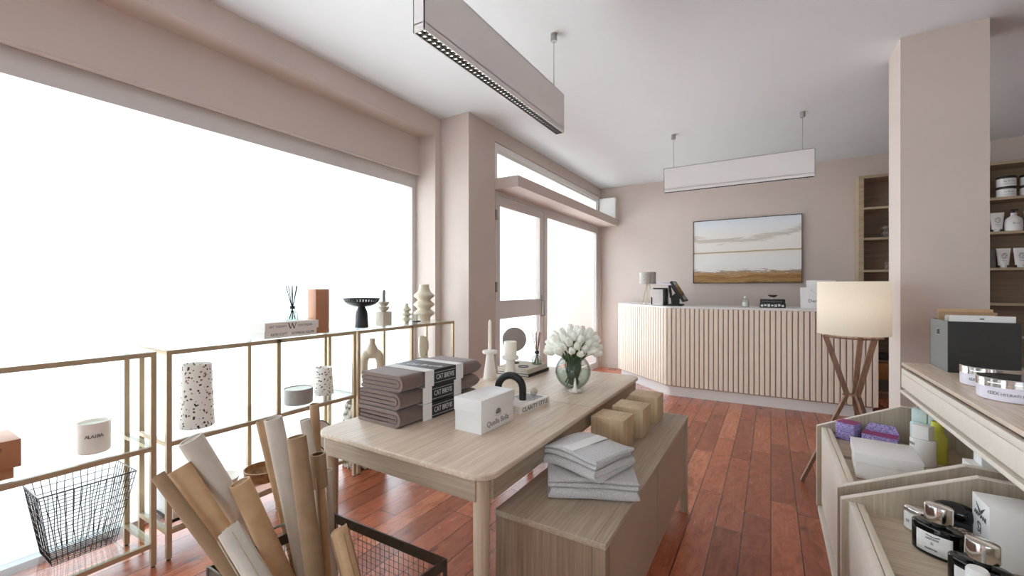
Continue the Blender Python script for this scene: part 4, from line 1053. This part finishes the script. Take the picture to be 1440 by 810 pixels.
tw = towel('light grey folded towel at the bottom of the pair on bench', (-.592, 1.565, BZ+.0006), math.radians(-64.2), .20, .325, .075, 2, ends=(0, 0))
tw = towel('light grey folded towel lying askew on top of the pair', (-.640, 1.605, BZ+.080), math.radians(-109), .236, .31, .078, 2, ends=(.032, .0))
m = MB(); m.box(-.112, .10, -.02, .035, .0785, .0806, bev=.0008); lbl(m.build('woven_band', plain('flat_weave', (226, 224, 223), .8, var=.02, vs=60), tw), 'smooth woven band')

# ================================================================== RIGHT-HAND DISPLAY
XS, ZS, YE = .63, .932, 3.20
t = thing('worktop', 'pale ash worktop of the right-hand display unit', 'worktop')
B('top_board', M['oak'], (XS, 1.5, .9, YE, ZS-.018, ZS), t, .002)
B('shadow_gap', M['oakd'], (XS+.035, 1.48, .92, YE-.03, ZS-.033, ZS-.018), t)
B('upper_fascia', M['cream_ash'], (XS, XS+.02, .9, YE, ZS-.060, ZS-.033), t, .0015)
B('fascia', M['cream_ash'], (XS, XS+.02, .9, YE, ZS-.139, ZS-.0615), t, .0015)
B('end_fascia', M['ashx'], (XS+.02, 1.48, YE-.02, YE, ZS-.142, ZS-.030), t)
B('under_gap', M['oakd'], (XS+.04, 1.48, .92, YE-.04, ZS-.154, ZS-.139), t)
B('bottom_board', M['cream_ash'], (XS-.004, 1.48, .9, YE, ZS-.172, ZS-.154), t, .0015)
t = thing('cabinet_wall', 'pale ash upright panel carrying the worktop behind the bins', 'panel')
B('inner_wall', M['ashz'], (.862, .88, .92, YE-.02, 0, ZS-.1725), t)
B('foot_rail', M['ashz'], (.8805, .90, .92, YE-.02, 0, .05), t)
def bin_unit(y0, y1, label):
    t = thing('display_bin', label, 'display bin', (0, y0, 0)); L = y1-y0; th = .022
    poly = [(.24, .03), (.24, .51), (.625, .682), (.855, .668), (.855, .03)]
    for a in (0, L-th):
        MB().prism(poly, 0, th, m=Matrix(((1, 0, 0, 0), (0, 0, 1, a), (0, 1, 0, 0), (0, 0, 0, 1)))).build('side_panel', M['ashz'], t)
        m = MB(); m.bar((.24, a+th/2, .512), (.625, a+th/2, .684), th, .004); m.bar((.625, a+th/2, .684), (.855, a+th/2, .670), th, .004); m.box(.2385, .2401, a, a+th, .03, .512)
        lbl(m.build('edge_band', M['cream_ash'], t), 'pale edge band')
    B('front_board', M['cream_ash'], (.262, .285, th, L-th, .05, .51), t, .002)
    B('inner_front_board', M['ashy'], (.287, .310, th, L-th, .05, .51), t, .002)
    B('bin_floor', M['oakx'], (.310, .86, th, L-th, .462, .48), t)
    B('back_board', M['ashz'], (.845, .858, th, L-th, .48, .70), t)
    B('base_plinth', M['cream_ash'], (.245, .85, 0, L, 0, .03), t)
    if y1 > 3: B('end_support', M['ashz'], (.69, .855, L-.03, L-.008, .675, ZS-.174), t)
    B('ledge', M['oakd'], (.312, .84, L*.52, L*.52+.012, .48, .492), t)
    return t
bin_unit(2.245, 3.20, 'open slant-sided bin by the floor lamp, holding purple boxes')
bin_unit(1.18, 2.15, 'open slant-sided bin nearest the camera, holding perfumes')
ZB = .4806
# first bin
t = thing('purple_box', 'purple floral cube box standing in the far bin', 'box', (.382, 3.105, ZB), math.radians(-30))
MB().box(-.045, .045, -.045, .045, 0, .098, bev=.001).build('body', M['purple'], t); B('top_flap', M['pink'], (-.044, .044, -.044, .044, .0982, .0995), t)
t = thing('purple_box', 'flat purple box with open magenta flap beside floral cube', 'box', (.515, 3.06, ZB), math.radians(-16))
MB().box(-.075, .075, -.045, .045, 0, .062, bev=.001).build('body', M['purple'], t); B('top_flap', M['pink'], (-.073, .073, -.043, .043, .0622, .0635), t)
MB().prism([(-.075, 0), (.075, 0), (.055, .045), (-.055, .045)], -.001, .001, m=TR(0, .045, .0625, 1.25)).build('raised_flap', M['purple'], t)
t = thing('gift_box', 'plain white lidded box in the far bin', 'box', (.452, 2.605, ZB), math.radians(-4))
MB().box(-.112, .112, -.122, .122, 0, .09, bev=.002).build('base', M['box_white'], t); MB().box(-.117, .117, -.127, .127, .072, .118, bev=.002).build('lid', M['box_white'], t)
t = thing('lotion_bottle', 'large white bottle with square cap behind the white box', 'bottle', (.640, 2.845, ZB), math.radians(-38))
MB().prism(oval(.050, .040), 0, .128, bev=.006, seg=3).build('bottle', M['lotion'], t); MB().box(-.034, .034, -.026, .026, .129, .195, bev=.005).build('cap', M['lotion'], t)
text('lettering', 'REN', .018, (-.038, -.0305, .098), (.83, -.55, 0), (0, 0, 1), M['ink'], t)
m = MB()
for k in range(4): m.box(-.030, -.012, -.0405, -.036, .03+.013*k, .032+.013*k)
m.build('label_lines', M['grey_ink'], t)
t = thing('lime_bottle', 'slim lime green bottle beside the large white bottle', 'bottle', (.712, 2.925, ZB))
MB().lathe([(.034, 0), (.036, .004), (.036, .125), (.024, .150), (.022, .154)], 30).build('bottle', M['lime'], t); MB().lathe([(.0235, .154), (.0235, .20), (.021, .202)], 26).build('cap', M['lime'], t)
t = thing('aqua_bottle', 'pale aqua bottle with square cap behind white bottle', 'bottle', (.68, 3.03, ZB), math.radians(-20))
MB().box(-.045, .045, -.03, .03, 0, .165, bev=.006).build('bottle', M['teal'], t); MB().box(-.04, .02, -.026, .026, .166, .235, bev=.006).build('cap', M['teal'], t); MB().box(.022, .047, -.02, .02, .166, .215, bev=.004).build('pump', M['teal'], t)
t = thing('carton', 'flat white carton at the back corner of the far bin', 'box', (.735, 2.335, ZB))
MB().box(-.085, .085, -.045, .045, 0, .195, bev=.003).build('body', M['lotion'], t); 
t = thing('carton', 'small upright white carton on top of the flat carton under worktop', 'box', (.745, 2.338, ZB+.1955))
MB().box(-.065, .07, -.036, .036, 0, .058, bev=.002).build('body', M['box_white'], t); B('tuck_flap', M['box_white'], (-.063, -.035, -.0375, -.036, .0, .052), t)
# second bin
def perfume(label, x, y, rz, wx=.068, wy=.034, h=.098, lab=True):
    t = thing('perfume_bottle', label, 'perfume', (x, y, ZB), math.radians(rz), 'black perfume bottles')
    MB().prism(oval(wx, wy, 48), 0, h, bev=.007, seg=3).build('bottle', M['blackgloss'], t)
    MB().lathe([(.018, h), (.018, h+.014)], 20).build('neck', M['black'], t)
    MB().prism(oval(.036, .028, 36), h+.0142, h+.064, bev=.003).build('cap', M['chrome'], t)
    # label follows the curved front
    m = MB(); N = 14; lo, hi = [], []
    for k in range(N+1):
        a = -PI/2+(-.72+1.44*k/N); px, py = (wx+.0008)*math.cos(a), (wy+.0008)*math.sin(a); lo.append(m.b.verts.new((px, py, .012))); hi.append(m.b.verts.new((px, py, h-.022)))
    for k in range(N): m.b.faces.new((lo[k], lo[k+1], hi[k+1], hi[k]))
    o = m.build('label', M['paper'], t); o.modifiers.new('s', 'SOLIDIFY').thickness = .0006
    if lab:
        yy = -wy-.0018
        text('lettering', 'ARMANI', .009, (-.019, yy, .056), (1, 0, 0), (0, 0, 1), M['ink'], o); text('lettering', 'S\u00ec', .012, (-.006, yy, .041), (1, 0, 0), (0, 0, 1), M['ink'], o)
        text('lettering', 'PASSIONE', .007, (-.020, yy, .024), (1, 0, 0), (0, 0, 1), M['ink'], o)
        m = MB(); m.bar((-.018, yy, .070), (0, yy, .066), .001, .002); m.bar((.018, yy, .070), (0, yy, .066), .001, .002); m.build('emblem', M['ink'], o)
    return t
perfume('black oval perfume bottle with silver cap and white label facing out', .466, 1.905, -36)
perfume('black oval perfume bottle with silver cap at bottom right photo edge', .505, 1.700, -36, .072, .036)
t = thing('perfume_bottle', 'clear and silver oval bottle with white label by bin wall', 'perfume', (.447, 2.045, ZB), math.radians(-40))
MB().prism(oval(.040, .026, 36), 0, .066, bev=.006, seg=3).build('bottle', M['lotion'], t); MB().prism(oval(.041, .027, 36), .0665, .088, bev=.008, seg=3).build('cap', M['chrome'], t); MB().prism(oval(.0405, .0265, 36), .0, .012, bev=.002).build('base', M['chrome'], t)
text('lettering', 'S\u00ec', .014, (-.022, -.0268, .035), (1, .25, 0), (0, 0, 1), M['ink'], t)
t = thing('black_bottle', 'glossy black pebble shaped bottle behind the perfume', 'bottle', (.545, 2.06, ZB), math.radians(-20))
MB().sphere((0, 0, .092), .03, sc=(2.05, 1.25, 1.15), u=32, v=20).build('cap', M['blackgloss'], t); MB().prism(oval(.052, .03, 36), 0, .075, bev=.005).build('bottle', M['black'], t)
t = thing('speckled_pot', 'small brown speckled pot in front of the white carton', 'pot', (.535, 1.965, ZB))
MB().lathe([(.028, 0), (.034, .006), (.036, .05), (.032, .066), (.020, .074), (.002, .075)], 28).build('pot', M['speckle'], t)
t = thing('carton', 'large white perfume carton with bird emblem in near bin', 'box', (.672, 1.967, ZB))
MB().box(-.092, .10, -.066, .066, 0, .186, bev=.001).build('body', M['box_white'], t)
text('lettering', 'ARMANI', .022, (-.0925, .048, .125), (0, -1, 0), (0, 0, 1), M['ink'], t, wid=.09); text('lettering', 'S\u00ec', .05, (-.0925, .025, .075), (0, -1, 0), (0, 0, 1), M['ink'], t)
m = MB()
for s in (-1, 1):
    for k in range(4): m.bar((-.0925, s*.002, .148-.003*k), (-.0925, s*(.034-.006*k), .166-.006*k), .0008, .0025)
m.build('emblem', M['ink'], t)
t = thing('lip_balm', 'small white capped tube in front of the perfume bottles', 'tube', (.462, 1.585, ZB))
MB().lathe([(.022, 0), (.0235, .003), (.0235, .09), (.0215, .092)], 28).build('tube', M['lotion'], t); MB().lathe([(.0225, .0925), (.0225, .13), (.019, .136)], 28).build('cap', M['paper'], t)
# on the worktop
t = thing('file_box', 'charcoal magazine box with folders on the worktop by pillar', 'file box', (.875, 3.07, ZS+.0006))
m = MB(); m.box(-.124, .124, -.14, -.132, 0, .252); lbl(m.build('front_panel', M['charcoal'], t), 'dark front panel')
B('back_panel', M['charcoal'], (-.124, .124, .132, .14, 0, .252), t); B('floor_panel', M['charcoal'], (-.116, .116, -.132, .132, 0, .006), t)
m = MB(); m.box(-.124, -.116, -.132, .132, 0, .175); m.box(-.124, -.116, -.132, .132, .205, .252); m.box(-.124, -.116, -.132, -.022, .175, .205); m.box(-.124, -.116, .022, .132, .175, .205); m.build('side_panel', M['grey_card'], t)
m = MB(); m.box(.116, .124, -.132, .132, 0, .252); m.build('side_panel', M['grey_card'], t)
m = MB(); m.tube([(-.125, .022*c[0], .19+.015*c[1]) for c in ((-1, -1), (1, -1), (1, 1), (-1, 1))], .0025, 6, closed=True); m.build('grip_ring', M['brushed'], t)
for (y, h, mt, w, label) in ((.10, .30, 'tan_paper', .104, 'tall beige folder at the back of the charcoal box'), (.07, .285, 'kraft', .110, 'kraft folder second from back in charcoal box'), (.035, .27, 'paper', .09, 'white folder in the middle of charcoal box'), (-.0, .265, 'tan_paper', .085, 'cream folder third from front in charcoal box'), (-.115, .275, 'paper', .112, 'white front folder with clip mark in charcoal box')):
    f = thing('paper_folder', label, 'folder', (.875, 3.07+y, ZS+.0072), 0, 'folders in the charcoal box')
    m = MB(); m.box(-w, w, -.006, -.0045, 0, h); m.box(-w, w, .0045, .006, 0, h-.006); m.box(-w, w, -.0045, .0045, 0, .002); m.build('cover', M[mt], f)
    B('sheets', M['page'], (-w+.003, w-.003, -.004, .004, .0025, h-.012), f)
    if mt == 'paper' and y < 0: MB().box(-.008, .008, -.0068, -.006, h-.018, h-.012).build('clip_mark', M['ink'], f)
def tub(label, x, y):
    t = thing('cream_tub', label, 'tub', (x, y, ZS+.0006), 0, 'wide cream tubs')
    MB().lathe([(.088, 0), (.094, .004), (.095, .008), (.095, .052)], 56).build('tub', M['lav'], t)
    MB().lathe([(.0965, .0525), (.0965, .066), (.0955, .067), (.0965, .068), (.0965, .080), (.094, .083), (.002, .083)], 56, cap0=True).build('lid', M['chrome'], t)
    o = None
    for k, ch in enumerate('COOX HYDRATING BODY CREAM'):
        if ch == ' ': continue
        a = math.radians(-150)+(k)*.08; text('lettering', ch, .014 if k > 3 else .018, (.0956*math.cos(a), .0956*math.sin(a), .024), (-math.sin(a), math.cos(a), 0), (0, 0, 1), M['grey_ink'], t)
    return t
tub('wide lilac white tub with silver lid, nearer one on worktop', .775, 2.335)
tub('wide lilac white tub with silver lid, nearer the file box', .805, 2.615)
t = thing('white_jar', 'white rounded jar behind tubs at right photo edge', 'jar', (1.12, 3.02, ZS+.0006))
MB().lathe([(.04, 0), (.055, .015), (.06, .05), (.05, .085), (.03, .095), (.028, .11)], 32).build('jar', M['lotion'], t); MB().lathe([(.03, .11), (.03, .13), (.026, .134)], 24).build('lid', M['lotion'], t)

# ================================================================== LIGHT, CAMERA, VIEW
wd = bpy.data.worlds.new('overcast_sky'); sc.world = wd; wd.use_nodes = True
nt = wd.node_tree; bg = nt.nodes['Background']; bg.inputs[0].default_value = (.78, .90, 1, 1); bg.inputs[1].default_value = 5.7
sl_ = bpy.data.lights.new('sun', 'SUN'); sl_.energy = 14; sl_.angle = math.radians(2); sl_.color = (1, .97, .93)
bl_ = bpy.data.lights.new('lamp_bulb', 'POINT'); bl_.energy = 1.0; bl_.shadow_soft_size = .05; bl_.color = (1, .92, .82)
bo_ = bpy.data.objects.new('lamp_bulb', bl_); COL.objects.link(bo_); bo_.location = (.473, 3.645, 1.235)
so = bpy.data.objects.new('sun', sl_); COL.objects.link(so); so.location = (0, 0, 8)
so.rotation_euler = Vector((-.30, .05, -.95)).to_track_quat('-Z', 'Y').to_euler()     # high sun from behind the shop, onto the pavement outside
def portal(name, loc, sx, sy, rot=(0, -PI/2, 0)):
    l = bpy.data.lights.new(name, 'AREA'); l.shape = 'RECTANGLE'; l.size = sx; l.size_y = sy; l.cycles.is_portal = True
    o = bpy.data.objects.new(name, l); COL.objects.link(o); o.location = loc; o.rotation_euler = rot; return o
portal('portal_window', (-3.18, .51, 1.23), 2.3, 5.4)
portal('portal_door', (-2.60, 5.35, 1.2), 2.3, 3.2)
portal('portal_transom', (-2.60, 5.35, 2.67), .3, 3.2)
portal('portal_front', (.5, -2.78, 1.5), 2.2, 1.8, (PI/2, 0, 0))
cam = bpy.data.cameras.new('camera'); cam.sensor_width = 36; cam.lens = 15.0; cam.clip_start = .05
co = bpy.data.objects.new('camera', cam); COL.objects.link(co); co.location = (0, 0, 1.35); co.rotation_euler = (PI/2, 0, math.atan2(364, 600)); sc.camera = co
v = sc.view_settings; v.view_transform = 'Standard'; v.look = 'None'; v.gamma = 1; v.use_curve_mapping = False; v.exposure = 0.0
sc.display_settings.display_device = 'sRGB'
cy = sc.cycles; cy.max_bounces = 12; cy.diffuse_bounces = 6; cy.glossy_bounces = 4; cy.transparent_max_bounces = 24; cy.use_denoising = True; cy.sample_clamp_indirect = 6; cy.sample_clamp_direct = 1.8; cy.use_adaptive_sampling = False
